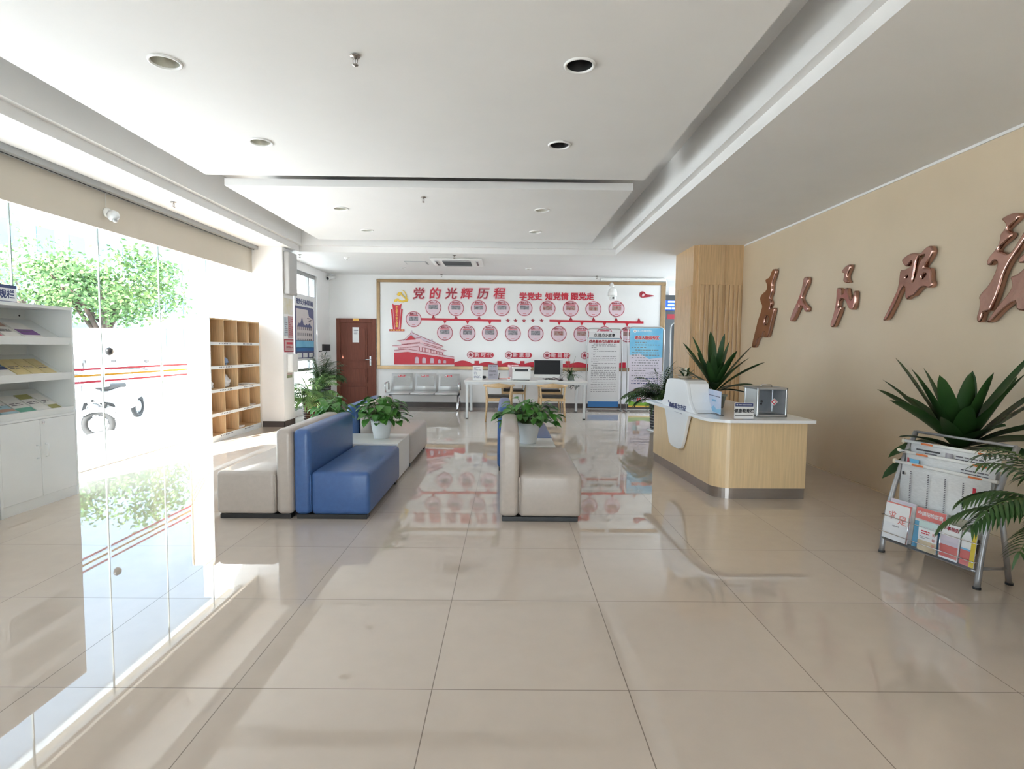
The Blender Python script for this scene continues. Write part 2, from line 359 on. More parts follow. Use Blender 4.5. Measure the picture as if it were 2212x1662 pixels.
# walls
b = MB(); b.box((-4.9, YB, 0), (3.62, YB+0.16, ZC), M_WALL)
struct(b, 'wall_back')
struct(MB().box((XR, YN, 0), (XR+0.15, 9.86, ZC), M_BEIGE), 'wall_right')
b = MB(); RX0, RX1 = -2.7, 2.5                       # unseen glazed entrance front behind the camera, added for light on near faces
b.box((-4.9, YN-0.2, 0), (RX0, YN, ZC), M_WALL); b.box((RX1, YN-0.2, 0), (XR+0.15, YN, ZC), M_WALL); b.box((RX0, YN-0.2, 2.45), (RX1, YN, ZC), M_WALL)
b.box((-4.9, YN-3.4, 2.9), (XR+0.15, YN, 3.1), M_WALL)      # unseen canopy added over the entrance to block direct sun
struct(b, 'wall_front')
w4 = MB()
for i in range(5): x = RX0+(RX1-RX0)*i/4; w4.box((x-0.03, YN-0.12, 0), (x+0.03, YN-0.06, 2.45), M_GREYM)
w4.box((RX0, YN-0.12, 2.39), (RX1, YN-0.06, 2.45), M_GREYM).box((RX0, YN-0.12, 0), (RX1, YN-0.06, 0.04), M_GREYM)
w4 = w4.build('window_4'); w4['kind'] = 'structure'
MB().add([(RX0, YN-0.09, 0.04), (RX1, YN-0.09, 0.04), (RX1, YN-0.09, 2.4), (RX0, YN-0.09, 2.4)], [(0, 1, 2, 3)], M_GLASS).build('glass_pane', w4, recalc=False)
b = MB(); b.box((XLF-0.12, 9.9, 0), (XLF, 10.0, ZC), M_WALL); b.box((XLF-0.12, 12.1, 0), (XLF, YB, ZC), M_WALL)
b.box((XLF-0.12, 9.9, 2.88), (XLF, 12.1, ZC), M_WALL); b.box((XLF-0.12, 9.9, 0), (XLF, 12.1, 0.12), M_WALL)
struct(b, 'wall_left')
# column by the glazing, plus an added outer fin shading the far window
b = MB(); b.box((XG-0.1, 9.45, 0), (-3.80, 9.9, ZC), M_WALL); b.box((-5.3, 9.55, -0.12), (XG-0.1, 9.9, ZC), M_WALL); struct(b, 'wall_pier')
b = MB(); b.box((-4.17, 9.44, 0), (-3.79, 9.45, 0.10), M_BASEB); b.box((-3.80, 9.44, 0), (-3.79, 9.9, 0.10), M_BASEB); struct(b, 'baseboard_pier')
b = MB(); b.box((-2.95, YB-0.012, 0), (3.62, YB, 0.11), M_BASEB); b.box((XLF, YB-0.012, 0), (-4.02, YB, 0.11), M_BASEB); struct(b, 'baseboard_back')
struct(MB().box((XLF, 12.1, 0), (XLF+0.012, YB-0.012, 0.11), M_BASEB), 'baseboard_left')
struct(MB().box((XR-0.012, YN, 0), (XR, 8.80, 0.012), M_BEIGE), 'baseboard_right')
struct(MB().box((XR-0.012, YN, ZC-0.022), (XR, 8.82, ZC), M_CEIL), 'trim_4')
def pane(parent, x, y0, z0, y1, z1): return MB().add([(x, y0, z0), (x, y1, z0), (x, y1, z1), (x, y0, z1)], [(0, 1, 2, 3)], M_GLASS).build('glass_pane', parent, recalc=False)
# glazing: one long glass wall
gz = MB()
ZT = 2.78
GY0 = 2.2
seams = [3.1, 4.0, 5.25, 6.36, 7.44, 8.6]
struct(MB().box((XG-0.1, YN, 0), (XG+0.03, GY0, ZT+0.06), M_WALL), 'wall_left_front')
win = MB().box((XG-0.05, GY0, ZT), (XG+0.03, 9.45, ZT+0.06), M_GREYM).box((XG-0.03, GY0, 0), (XG+0.03, 9.45, 0.03), M_WHITE).build('window_1'); win['kind'] = 'structure'
ys = [GY0]+seams+[9.45]
for i in range(len(ys)-1):
    pane(win, XG, ys[i]+0.004, 0.03, ys[i+1]-0.004, ZT)
b = MB()
M_SEAM = mat('glass_seam_sealant', (0.20, 0.25, 0.24), 0.5, noise=0.1, nscale=8)
for y in seams: b.box((XG-0.008, y-0.006, 0.03), (XG+0.008, y+0.006, ZT), M_SEAM)
b.build('window_mullions', win)
M_TAPER = mat('red_safety_tape', (0.62, 0.03, 0.09), 0.5, noise=0.15, nscale=12); M_TAPEY = mat('yellow_safety_tape', (0.72, 0.36, 0.02), 0.5, noise=0.15, nscale=12)
b = MB()
for (y0, y1) in ((4.02, 5.24), (5.28, 6.33), (6.39, 7.41), (7.47, 8.57)):
    for z, m in ((1.105, M_TAPER), (1.035, M_TAPEY), (0.965, M_TAPER)): b.box((XG+0.0055, y0, z-0.012), (XG+0.0065, y1, z+0.012), m)
b.build('safety_stripes', win, 'red and yellow safety stripes stuck on glass')
MB(True).lathe([(0.001, 0), (0.045, 0), (0.05, 0.02), (0.035, 0.045), (0.001, 0.05)], (XG+0.006, 6.45, 1.30), M_BLACK, 16, True, Matrix.Rotation(pi/2, 4, 'Y')).build('door_lock', win, 'round black lock on glass')
# valance box and curtain track above the glazing
b = MB(); b.box((XG-0.2, YN, ZT+0.06), (XG+0.03, 9.45, ZC), M_VAL); b.box((-4.34, YN, 2.60), (-4.30, 9.44, 2.985), M_VAL); b.box((XG+0.03, YN, 2.94), (-4.34, 9.44, 2.985), M_VAL)
struct(b, 'trim_5')
b = MB(); b.box((-4.35, YN, 2.985), (-4.19, 9.44, 3.04), M_GREYM); b.box((-4.262, YN, 2.979), (-4.256, 9.44, 2.986), M_BLACK)
struct(b, 'trim_6')
# small far window in the left wall
wn = MB().box((XLF-0.09, 10.0, 2.80), (XLF-0.03, 12.1, 2.88), M_GREYM).box((XLF-0.09, 10.0, 0.12), (XLF-0.03, 12.1, 0.18), M_GREYM).box((XLF-0.09, 10.0, 0.87), (XLF-0.03, 12.1, 0.93), M_GREYM)\
    .box((XLF-0.089, 10.0, 0.121), (XLF-0.031, 10.05, 2.879), M_GREYM).box((XLF-0.089, 12.05, 0.121), (XLF-0.031, 12.1, 2.879), M_GREYM).box((XLF-0.085, 11.70, 0.93), (XLF-0.035, 11.74, 2.80), M_GREYM).build('window_2'); wn['kind'] = 'structure'
pane(wn, XLF-0.062, 10.05, 0.93, 12.05, 2.80)
pane(wn, XLF-0.062, 10.05, 0.18, 12.05, 0.87)
# right column clad in fluted veneer
b = MB(); CX0, CY0, CX1, CY1 = 2.93, 8.83, XR, 9.86
b.box((CX0+0.05, CY0+0.05, 0), (CX1, CY1, ZC), M_TAN)
b.box((CX0+0.07, CY0, 0), (3.40, CY0+0.06, ZC), M_TAN); b.box((3.405, CY0+0.012, 0), (CX1, CY0+0.06, ZC), M_TAN)
b.box((CX0, CY0+0.07, 0), (CX0+0.06, CY0+0.52, ZC), M_TAN); b.box((CX0+0.008, CY0+0.53, 0), (CX0+0.06, CY1, ZC), M_TAN)
for i in range(5): b.box((3.03+i*0.072, CY0-0.018, 0), (3.03+i*0.072+0.054, CY0, 2.42), M_TAN, 0.003, 1)
for i in range(4): b.box((3.43+i*0.068, CY0-0.006, 0), (3.43+i*0.068+0.045, CY0+0.012, 2.42), M_TAN, 0.003, 1)
for i in range(12): b.box((CX0-0.016, CY0+0.10+i*0.035, 0), (CX0, CY0+0.10+i*0.035+0.022, 2.42), M_TAN, 0.003, 1)
for i in range(9): b.box((CX0-0.008, CY0+0.545+i*0.035, 0), (CX0+0.008, CY0+0.545+i*0.035+0.022, 2.42), M_TAN, 0.003, 1)
struct(b, 'wall_column')
# passage beyond the end of the back wall
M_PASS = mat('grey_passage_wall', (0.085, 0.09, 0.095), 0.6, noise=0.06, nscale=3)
struct(MB().box((XR, 9.86, 0), (6.2, 9.98, ZC), M_WALL), 'wall_return')
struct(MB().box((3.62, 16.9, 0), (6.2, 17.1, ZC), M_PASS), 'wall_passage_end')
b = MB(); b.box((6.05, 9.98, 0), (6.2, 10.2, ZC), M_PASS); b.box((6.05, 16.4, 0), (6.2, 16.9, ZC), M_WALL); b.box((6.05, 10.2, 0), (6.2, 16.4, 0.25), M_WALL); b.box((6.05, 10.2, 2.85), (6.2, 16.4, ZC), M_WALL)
struct(b, 'wall_passage_side')
w3 = MB().box((6.10, 10.2, 0.25), (6.15, 16.4, 0.31), M_GREYM).box((6.10, 10.2, 2.79), (6.15, 16.4, 2.85), M_GREYM).box((6.10, 11.3, 0.3), (6.15, 11.36, 2.8), M_GREYM).box((6.10, 12.45, 0.3), (6.15, 12.51, 2.8), M_GREYM).box((6.10, 13.6, 0.3), (6.15, 13.66, 2.8), M_GREYM).box((6.10, 15.0, 0.3), (6.15, 15.06, 2.8), M_GREYM).build('window_3'); w3['kind'] = 'structure'
pane(w3, 6.125, 10.2, 0.31, 16.4, 2.79)
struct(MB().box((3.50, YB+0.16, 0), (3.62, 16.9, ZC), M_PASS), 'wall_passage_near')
# timber door in the back wall
d = MB()
D0, D1, DZ = -3.96, -3.05, 2.03
d.box((D0, YB-0.05, 0), (D0+0.09, YB, DZ), M_DOOR, 0.008); d.box((D1-0.09, YB-0.05, 0), (D1, YB, DZ), M_DOOR, 0.008); d.box((D0+0.0905, YB-0.049, DZ-0.09), (D1-0.0905, YB, DZ+0.0), M_DOOR, 0.008)
door = d.build('door_1'); door['kind'] = 'structure'
l = MB(); l.box((D0+0.09, YB-0.016, 0.01), (D1-0.09, YB-0.002, DZ-0.09), M_DOOR)
fr = FY(YB-0.016)
cx = (D0+D1)/2
for z0, z1, arch in ((1.05, 1.78, True), (0.55, 0.88, False), (0.10, 0.46, False)):
    out = [(cx-0.25, z0), (cx+0.25, z0), (cx+0.25, z1)]+([(cx+0.25*cos(a), z1+0.09*sin(a)) for a in [pi*i/10 for i in range(1, 10)]] if arch else [])+[(cx-0.25, z1)]
    l.prism(out, fr, 0.016, M_DOOR); inn = [(cx+(u-cx)*0.86, (z0+z1)/2+(v-(z0+z1)/2)*0.92) for u, v in out]; l.prism(inn, fr, 0.030, M_DOOR)
l.build('door_leaf', door)
h = MB(True); h.box((D1-0.155, YB-0.024, 0.95), (D1-0.115, YB-0.0165, 1.17), M_CHROME, 0.004); h.tube([(D1-0.135, YB-0.02, 1.09), (D1-0.135, YB-0.07, 1.09), (D1-0.25, YB-0.07, 1.09)], 0.010, M_CHROME); h.build('door_handle', door)
s_ = MB(); s_.rect(cx-0.08, 1.48, cx+0.07, 1.83, FY(YB-0.047), 0.002, M_PAPER); lines(s_, random.Random(2), cx-0.05, cx+0.05, 1.66, 1.78, 3, FY(YB-0.049), M_GINK, 0); s_.build('paper_notice', door, 'white paper taped on door')
MB().box((cx-0.07, YB-0.055, DZ-0.05), (cx+0.07, YB-0.05, DZ+0.0), M_YEL).build('room_plate', door)
# ================================================================== party-history mural board on the back wall
def bp(x, y): p = atY(x, y, 12.88); return (p.x, p.z)
def z3(x, y): return bp(800+x*0.14919, 590+y*0.14919)
MY = YB-0.03
mur = thing('mural_board', 'wide white wall mural board with red lettering, round medallions and gate drawing', 'mural board', (0.3, YB, 0.87))
BX0, BX1, BZ0, BZ1 = -3.03, 3.62, 0.875, 2.935
MB().box((BX0+0.07, MY, BZ0+0.07), (BX1-0.1, YB-0.002, BZ1-0.06), M_PANEL).build('panel', mur)
b = MB(); b.box((BX0, MY-0.02, BZ0), (BX1, YB-0.002, BZ0+0.08), M_GFRAME, 0.006); b.box((BX0, MY-0.02, BZ1-0.07), (BX1, YB-0.002, BZ1), M_GFRAME, 0.006)
b.box((BX0, MY-0.02, BZ0+0.08), (BX0+0.08, YB-0.002, BZ1-0.07), M_GFRAME, 0.006); b.box((BX1-0.11, MY-0.02, BZ0+0.08), (BX1, YB-0.002, BZ1-0.07), M_GFRAME, 0.006); b.build('frame', mur, 'gold mirrored frame')
fm = FY(MY)
# title and slogan
for i, ch in enumerate('党的光辉历程'):
    x = [904, 939, 974, 1007, 1043, 1078][i]; u, v = bp(x, 636)
    text(ch, 0.285, u, v, fm, M_PINK, 'title_outline', mur, 0.006, 0.0, 0.016, 0.12)
    text(ch, 0.27, u, v, fm, M_CRIM if i % 2 == 0 else M_RED, 'title_character', mur, 0.012, 0.006, 0.005, 0.12)
for i, ch in enumerate('学党史知党情跟党走'):
    x = [1130, 1147, 1163, 1186, 1203, 1220, 1241, 1258, 1275][i]; u, v = bp(x, 642)
    text(ch, 0.185, u, v, fm, M_PINK, 'slogan_outline', mur, 0.006, 0.0, 0.012)
    text(ch, 0.175, u, v, fm, M_RED, 'slogan_character', mur, 0.010, 0.006, 0.006)
# medallions
top = [(936, 665, '二'), (985, 666, '四'), (1034, 666, '六'), (1084, 666, '八'), (1133, 666, '十'), (1183, 667, '十二'), (1233, 667, '十四'), (1282, 668, '十六'), (1332, 667.5, '十八')]
bot = [(961, 719, '三'), (1010, 720, '五'), (1058, 720, '七'), (1108, 720.5, '九'), (1157, 721, '十一'), (1207, 721.5, '十三'), (1256, 722, '十五'), (1306, 722.5, '十七'), (1356, 723, '十九')]
rng = random.Random(5); M_MED = mat('medallion_lilac', (0.72, 0.56, 0.62), 0.4, noise=0.03, nscale=10)
for (px, py, n) in [(893.5, 690, '一')]+top+bot:
    u, v = bp(px, py); R = 0.178
    md = MB().disc(u, v, R+0.012, fm, 0.004, M_PINK).disc(u, v, R, fm, 0.010, M_CRIM).disc(u, v, R-0.012, fm, 0.012, M_MED).build('medallion', mur)
    MB().rect(u-0.105, v+0.078, u+0.105, v+0.092, fm, 0.003, M_RED, 0.012).build('medallion_rule', md)
    MB().rect(u-0.105, v-0.035, u+0.105, v+0.064, fm, 0.003, M_PHOTOR if px > 1170 else M_PHOTO, 0.012).build('medallion_photo', md)
    text('党的%s大' % n, 0.046, u, v+0.118, fm, M_CRIM, 'medallion_title', md, 0.003, 0.012, 0.002)
    k = MB(); lines(k, rng, u-0.10, u+0.10, v-0.10, v-0.05, 4, fm, M_PALE, 0.012); k.rect(u-0.035, v-0.128, u+0.035, v-0.120, fm, 0.003, M_RED, 0.012); k.build('medallion_caption', md)
# timeline bars
for (x0, x1, y0, y1, ups, dns) in ((910, 1082, 689, 692.5, (936, 985, 1035), (961, 1010, 1058)), (1187, 1390, 692.5, 696.5, (1233, 1282, 1331, 1380), (1208, 1257, 1306, 1355))):
    a = bp(x0, (y0)); c = bp(x1, y1); k = MB(); k.prism([(a[0], a[1]-0.032), (c[0], c[1]-0.032), (c[0], c[1]+0.018), (a[0], a[1]+0.018)], fm, 0.010, M_RED)
    for x in ups:
        u, v = bp(x, y0+(y1-y0)*(x-x0)/(x1-x0)); k.prism([(u-0.042, v+0.015), (u+0.042, v+0.015), (u, v+0.10)], fm, 0.011, M_CRIM)
    for x in dns:
        u, v = bp(x, y0+(y1-y0)*(x-x0)/(x1-x0)); k.prism([(u-0.042, v-0.028), (u, v-0.105), (u+0.042, v-0.028)], fm, 0.011, M_RED)
    k.build('timeline_bar', mur)
for x in (1097, 1113.5, 1132, 1151, 1170): u, v = bp(x, 693); shape('star', [star(u, v, 0.055)], fm, 0.008, M_CRIM, mur)
# slogan badges
for (x, s) in ((1016.5, '新时代'), (1099, '新思想'), (1181.5, '新目标'), (1263, '新征程')):
    u, v = bp(x, 767+(x-1016)*0.006)
    bd = MB().prism(rrect(u-0.03, v-0.068, u+0.545, v+0.068, 0.067), fm, 0.004, M_PINK).prism(rrect(u-0.02, v-0.060, u+0.535, v+0.060, 0.059), fm, 0.009, M_RED).build('badge', mur)
    MB().disc(u, v, 0.085, fm, 0.010, M_CRIM).disc(u, v, 0.075, fm, 0.012, M_PINK).build('badge_disc', bd)
    shape('badge_star', [star(u, v, 0.062)], fm, 0.006, M_CRIM, bd, 0.012)
    for i, ch in enumerate(s): text(ch, 0.115, u+0.15+i*0.145, v, fm, M_PINK, 'badge_character', bd, 0.004, 0.009, 0.004)
# emblem above the red plinth
E = lambda pts: [bp(820+x*0.12037, 600+y*0.12034) for x, y in pts]
em = shape('emblem', [E([(268, 395), (300, 380), (330, 375), (350, 390), (400, 415), (440, 405), (470, 395), (485, 370), (515, 385), (512, 405), (492, 438), (470, 428), (430, 445), (370, 440), (320, 418), (300, 432), (270, 440), (262, 425)])], fm, 0.018, M_GOLD, mur, 0, 0.003, label='gold hammer and sickle emblem')
shape('emblem_sickle', [E([(385, 215), (440, 240), (478, 290), (492, 345), (486, 375), (468, 398), (462, 380), (470, 345), (458, 290), (430, 250)])], fm, 0.018, M_GOLD, mur, 0.002, 0.003)
shape('emblem_hammer', [E([(305, 300), (345, 265), (372, 270), (385, 258), (402, 278), (392, 292), (480, 375), (465, 392), (375, 305), (350, 328), (330, 325)])], fm, 0.020, M_GOLD, mur, 0.004, 0.003)
pl = shape('plinth', [E([(228, 460), (255, 490), (365, 490), (395, 460), (380, 560), (415, 565), (380, 925), (445, 925), (445, 962), (175, 962), (175, 925), (240, 925), (203, 570), (238, 560)])], fm, 0.012, M_RED, mur, label='red plinth with yellow slogan')
for q in ([(236, 560), (243, 560), (276, 922), (266, 922)], [(376, 560), (386, 560), (352, 922), (342, 922)]): shape('plinth_line', [E(q)], fm, 0.003, M_PINK, pl, 0.012)
for i, ch in enumerate('不忘初心牢记使命'):
    u, v = E([(310, 535+i*46+(18 if i > 3 else 0))])[0]; text(ch, 0.062, u, v, fm, M_YEL, 'plinth_character', pl, 0.003, 0.012, 0.002)
k = MB()
for i in range(5): u, v = E([(208+i*50, 943)])[0]; k.rect(u-0.022, v-0.014, u+0.022, v+0.014, fm, 0.003, M_YEL, 0.012)
k.build('plinth_pattern', pl)
# gate tower drawing
Z = lambda *pts: [z3(*p) for p in pts]
gt = shape('gate_wall', [Z((345, 1158), (540, 1142), (1215, 1245), (1215, 1325), (345, 1325))]+[[z3(cx_+w_*cos(pi-pi*i/8), y0-w_*1.0*sin(pi*i/8)) for i in range(9)]+[z3(cx_+w_, y1), z3(cx_-w_, y1)] for cx_, w_, y0, y1 in ((672, 30, 1243, 1308), (777, 28, 1250, 1308), (891, 28, 1254, 1308), (998, 21, 1272, 1308), (1077, 20, 1280, 1308))], fm, 0.012, M_RED, mur, label='red gate wall with five arches')
MB().prism(Z((625, 1200), (1105, 1250), (1105, 1312), (625, 1312)), fm, 0.002, M_PALE).build('gate_arches', gt)
shape('gate_parapet', [Z((345, 1122), (540, 1105), (1215, 1222), (1215, 1243), (540, 1140), (345, 1156))], fm, 0.014, M_PINK, mur)
shape('gate_hall', [Z((400, 1100), (720, 1060), (1060, 1150), (1060, 1195), (720, 1130), (540, 1106), (410, 1112))], fm, 0.008, M_PINK, mur)
k = MB()
for i in range(9):
    x = 705+i*42; y = 1068+i*9.5; k.prism(Z((x, y+78+i*1.5), (x+9, y+78+i*1.5), (x+9, y), (x, y)), fm, 0.003, M_CRIM, 0.008)
k.build('gate_columns', gt)
shape('gate_lower_eave', [Z((320, 1058), (400, 1052), (730, 1018), (760, 1042), (1030, 1108), (1105, 1128), (1065, 1140), (1045, 1155), (760, 1070), (700, 1068), (420, 1100), (390, 1075))], fm, 0.015, M_PINK, mur, 0.004)
shape('gate_upper_eave', [Z((390, 985), (480, 978), (730, 940), (770, 985), (1000, 1050), (1058, 1065), (1025, 1082), (1010, 1100), (760, 1030), (720, 1010), (450, 1042), (440, 1005))], fm, 0.012, M_PINK, mur, 0.004)
shape('gate_gable', [Z((505, 975), (590, 900), (660, 965))], fm, 0.016, M_RED, mur, 0.004)
shape('gate_roof', [Z((470, 985), (520, 950), (575, 890), (590, 835), (606, 835), (608, 868), (880, 975), (886, 950), (896, 955), (905, 985), (980, 1030), (1050, 1060), (760, 990), (730, 945), (690, 968), (595, 888), (500, 980))], fm, 0.014, M_PALE, mur, 0.004)
k = MB()
for a, c in (((320, 1058), (730, 1018)), ((390, 985), (730, 940)), ((760, 1042), (1105, 1128)), ((770, 985), (1058, 1065)), ((345, 1122), (540, 1105)), ((540, 1105), (1215, 1222)), ((608, 868), (1040, 1058)), ((590, 870), (480, 978))):
    k.prism(Z(a, (a[0], a[1]-6), (c[0], c[1]-6), c), fm, 0.003, M_CRIM, 0.019)
for i in range(22): x = 460+i*12; y = 1030-i*1.5; k.prism(Z((x, y+9), (x+6, y+9), (x+6, y), (x, y)), fm, 0.003, M_CRIM, 0.018)
for i in range(24): x = 775+i*10.5; y = 1010+i*3.0; k.prism(Z((x, y+14), (x+5, y+14), (x+5, y), (x, y)), fm, 0.003, M_CRIM, 0.018)
for i in range(26): x = 400+i*12; y = 1083-i*1.2; k.prism(Z((x, y+14), (x+5, y+14), (x+5, y), (x, y)), fm, 0.003, M_CRIM, 0.020)
for i in range(24): x = 770+i*12; y = 1075+i*3.2; k.prism(Z((x, y+12), (x+5, y+12), (x+5, y), (x, y)), fm, 0.003, M_CRIM, 0.020)
k.build('gate_ornament', gt)
# long wall silhouette along the foot
gw = [(1215, 1290)]
for i in range(26): t_ = i/25; gw.append((1215+265*t_, 1298-38*sin(pi*t_)+16*t_))
x = 1480
tow = True
while x < 4060:
    gw += [(x+28, 1310), (x+28, 1272), (x+92, 1272), (x+92, 1310)]
    for i in range(9): t_ = i/8; gw.append((x+92+235*t_, 1312-24*sin(pi*t_)))
    x += 330
pts = [z3(px, py+(px-1215)*0.0035) for px, py in gw if px < 3700]
shape('great_wall_strip', [pts+[(pts[-1][0], BZ0+0.081), (pts[0][0], BZ0+0.081)]], fm, 0.010, M_RED, mur)
# little cloud
C4 = lambda *p: [bp(1090+x*0.16727, 590+y*0.16727) for x, y in p]
shape('cloud', [chaikin(C4((1742, 300), (1745, 250), (1775, 235), (1810, 245), (1825, 275), (1900, 285), (1945, 295), (1850, 312), (1770, 322)), 1)], fm, 0.010, M_CRIM, mur)
shape('cloud_curl', [chaikin(C4((1770, 290), (1790, 262), (1812, 275), (1800, 300), (1780, 308)), 1)], fm, 0.004, M_PINK, mur, 0.010)
# ================================================================== seating island
def on_plane(x, y, O, N): d = ray(x, y); return CAM + d*((O-CAM).dot(N)/d.dot(N))
def sofa(name, xb0, xb1, xf, y0, y1, m, label):
    """back between xb0 and xb1 (xb1 on the seat side), seat out to xf"""
    r = thing(name, label, 'sofa', ((xb0+xf)/2, (y0+y1)/2, 0), 'modular waiting sofas')
    MB(True).box((min(xb0, xb1), y0, 0.035), (max(xb0, xb1), y1, 0.725), m, 0.044, 5).build('backrest', r)
    b = MB(True).box((xb1, y0+0.002, 0.035), (xf, y1-0.002, 0.385), m, 0.038, 4)
    b.build('seat', r)
    s = 1 if xf > xb1 else -1
    k = MB(); k.tube([(xb1+s*0.001, y0+0.0035, 0.06), (xb1+s*0.001, y0+0.0035, 0.36)], 0.004, m, 6); k.build('piping', r)
    for y in (y0+0.06, y1-0.06): MB().box((xb0+s*0.02, y-0.045, 0), (xf-s*0.025, y+0.045, 0.037), M_BLACK, 0.004).build('base_bar', r)
    return r
sofa('modular_sofa', -1.708, -1.845, -2.32, 4.38, 5.63, M_GREYL, 'warm grey sofa facing the windows, back to back with the near blue sofa')
sofa('modular_sofa', -1.702, -1.565, -1.095, 4.38, 5.63, M_BLUEL, 'blue sofa nearest the camera, back against a grey sofa')
sofa('modular_sofa', -1.702, -1.565, -1.10, 6.35, 7.60, M_GREYL, 'warm grey sofa facing the aisle behind the potted white side table')
sofa('modular_sofa', -1.708, -1.845, -2.32, 6.35, 7.60, M_BLUEL, 'blue sofa of which only the top of the back shows, behind the left potted plants')
sofa('modular_sofa', -0.055, 0.10, 0.60, 4.36, 5.61, M_GREYL, 'pale grey sofa standing alone on the right side of the aisle')
sofa('modular_sofa', -0.11, 0.035, 0.515, 6.20, 7.45, M_BLUEL, 'blue sofa behind the small white table, half hidden by a pothos plant')
def side_table(x0, x1, y0, y1, h, label):
    r = thing('side_table', label, 'table', ((x0+x1)/2, (y0+y1)/2, 0), 'white side tables')
    MB().box((x0, y0, h-0.025), (x1, y1, h), M_WHITE, 0.003, 1).build('table_top', r)
    MB().box((x0+0.004, y0+0.004, 0.02), (x1-0.004, y1-0.004, h-0.025), M_WHITE).build('table_body', r)
side_table(-2.28, -1.12, 5.66, 6.32, 0.395, 'white boxy side table between the two sofa pairs on the left')
side_table(-0.05, 0.50, 5.64, 6.17, 0.385, 'small white side table between the pale grey and blue sofas')
# ------------------------------------------------------------------ plants
def leaf(mb, base, d, up, L, W, m, droop=0.3, n=7, fold=0.25, prof=None, twist=0.0):
    """one blade: from base along d, bending down, V-folded along the midrib"""
    d = d.normalized(); side = d.cross(up).normalized(); up = side.cross(d).normalized()
    p = base.copy(); ang = 0; step = L/n; vs = []; dirv = d
    for i in range(n+1):
        t = i/n
        w_ = W*(prof(t) if prof else sin(pi*min(1, t*0.93+0.07))**0.8)
        nrm = side.cross(dirv).normalized()
        s2 = (side*cos(twist*t)+nrm*sin(twist*t))
        vs += [p - s2*w_*0.5 + nrm*w_*fold, p.copy(), p + s2*w_*0.5 + nrm*w_*fold]
        dirv = (dirv - Vector((0, 0, 1))*droop/n).normalized() if abs(dirv.z) < 0.985 or dirv.z > 0 else dirv
        p = p + dirv*step
    fs = []
    for i in range(n): a = 3*i; fs += [(a, a+1, a+4, a+3), (a+1, a+2, a+5, a+4)]
    mb.add(vs, fs, m, True)
def heart(t): return (sin(pi*t**0.62)**0.9 if t < 1 else 0.0)+0.03*(1-t)
def pothos(name, label, seed, R=0.24, Hh=0.30, pot_r=0.115, pot_h=0.20, nl=95, base=(0, 0, 0)):
    r = thing(name, label, 'plant', base, 'pothos plants in white pots'); B = Vector(base); rg = random.Random(seed)
    MB(True).lathe([(0.001, 0), (pot_r*0.70, 0), (pot_r*0.72, 0.008), (pot_r*0.93, pot_h*0.7), (pot_r, pot_h), (pot_r*0.94, pot_h), (pot_r*0.86, pot_h*0.85), (0.001, pot_h*0.85)], B, M_POT, 28).build('pot', r)
    MB().lathe([(0.001, pot_h*0.87), (pot_r*0.88, pot_h*0.87)], B, M_SOIL, 20).build('soil', r)
    f = MB(); s = MB()
    for i in range(nl):
        a = rg.uniform(0, 2*pi); q = rg.random()**0.6; el = rg.uniform(-0.25, 1.3)*(1.15-q*0.75)
        tip = B+Vector((cos(a)*R*q*cos(el*0.6), sin(a)*R*q*cos(el*0.6), pot_h+0.03+Hh*(0.12+0.72*max(0, sin(el)))*rg.uniform(0.6, 1.1)+0.02))
        if q > 0.75 and rg.random() < 0.5: tip.z -= rg.uniform(0.03, 0.10)
        p0 = B+Vector((cos(a)*0.03, sin(a)*0.03, pot_h*0.87)); mid = (p0+tip)/2+Vector((0, 0, 0.05))
        s.tube([p0, mid, tip], 0.0025, M_STEM, 5, False)
        d = Vector((cos(a+rg.uniform(-.7, .7)), sin(a+rg.uniform(-.7, .7)), rg.uniform(-0.5, 0.35)))
        L = rg.uniform(0.075, 0.13)
        leaf(f, tip, d, Vector((rg.uniform(-.3, .3), rg.uniform(-.3, .3), 1)), L, L*0.72, M_LEAF, rg.uniform(0.4, 1.3), 6, 0.12, heart)
    s.build('stems', r, recalc=False); f.build('foliage', r, recalc=False); return r
pothos('potted_pothos', 'green pothos in white pot on the left side table beside the blue sofa back', 1, 0.235, 0.29, 0.115, 0.20, 130, (-1.37, 6.02, 0.395))
pothos('potted_pothos', 'green pothos peeking over the grey sofa back, left of the other potted pothos', 4, 0.19, 0.27, 0.115, 0.20, 75, (-1.93, 6.05, 0.395))
pothos('potted_pothos', 'wide bushy pothos in white pot on the small table right of the aisle', 7, 0.31, 0.25, 0.125, 0.22, 150, (0.22, 5.84, 0.385))
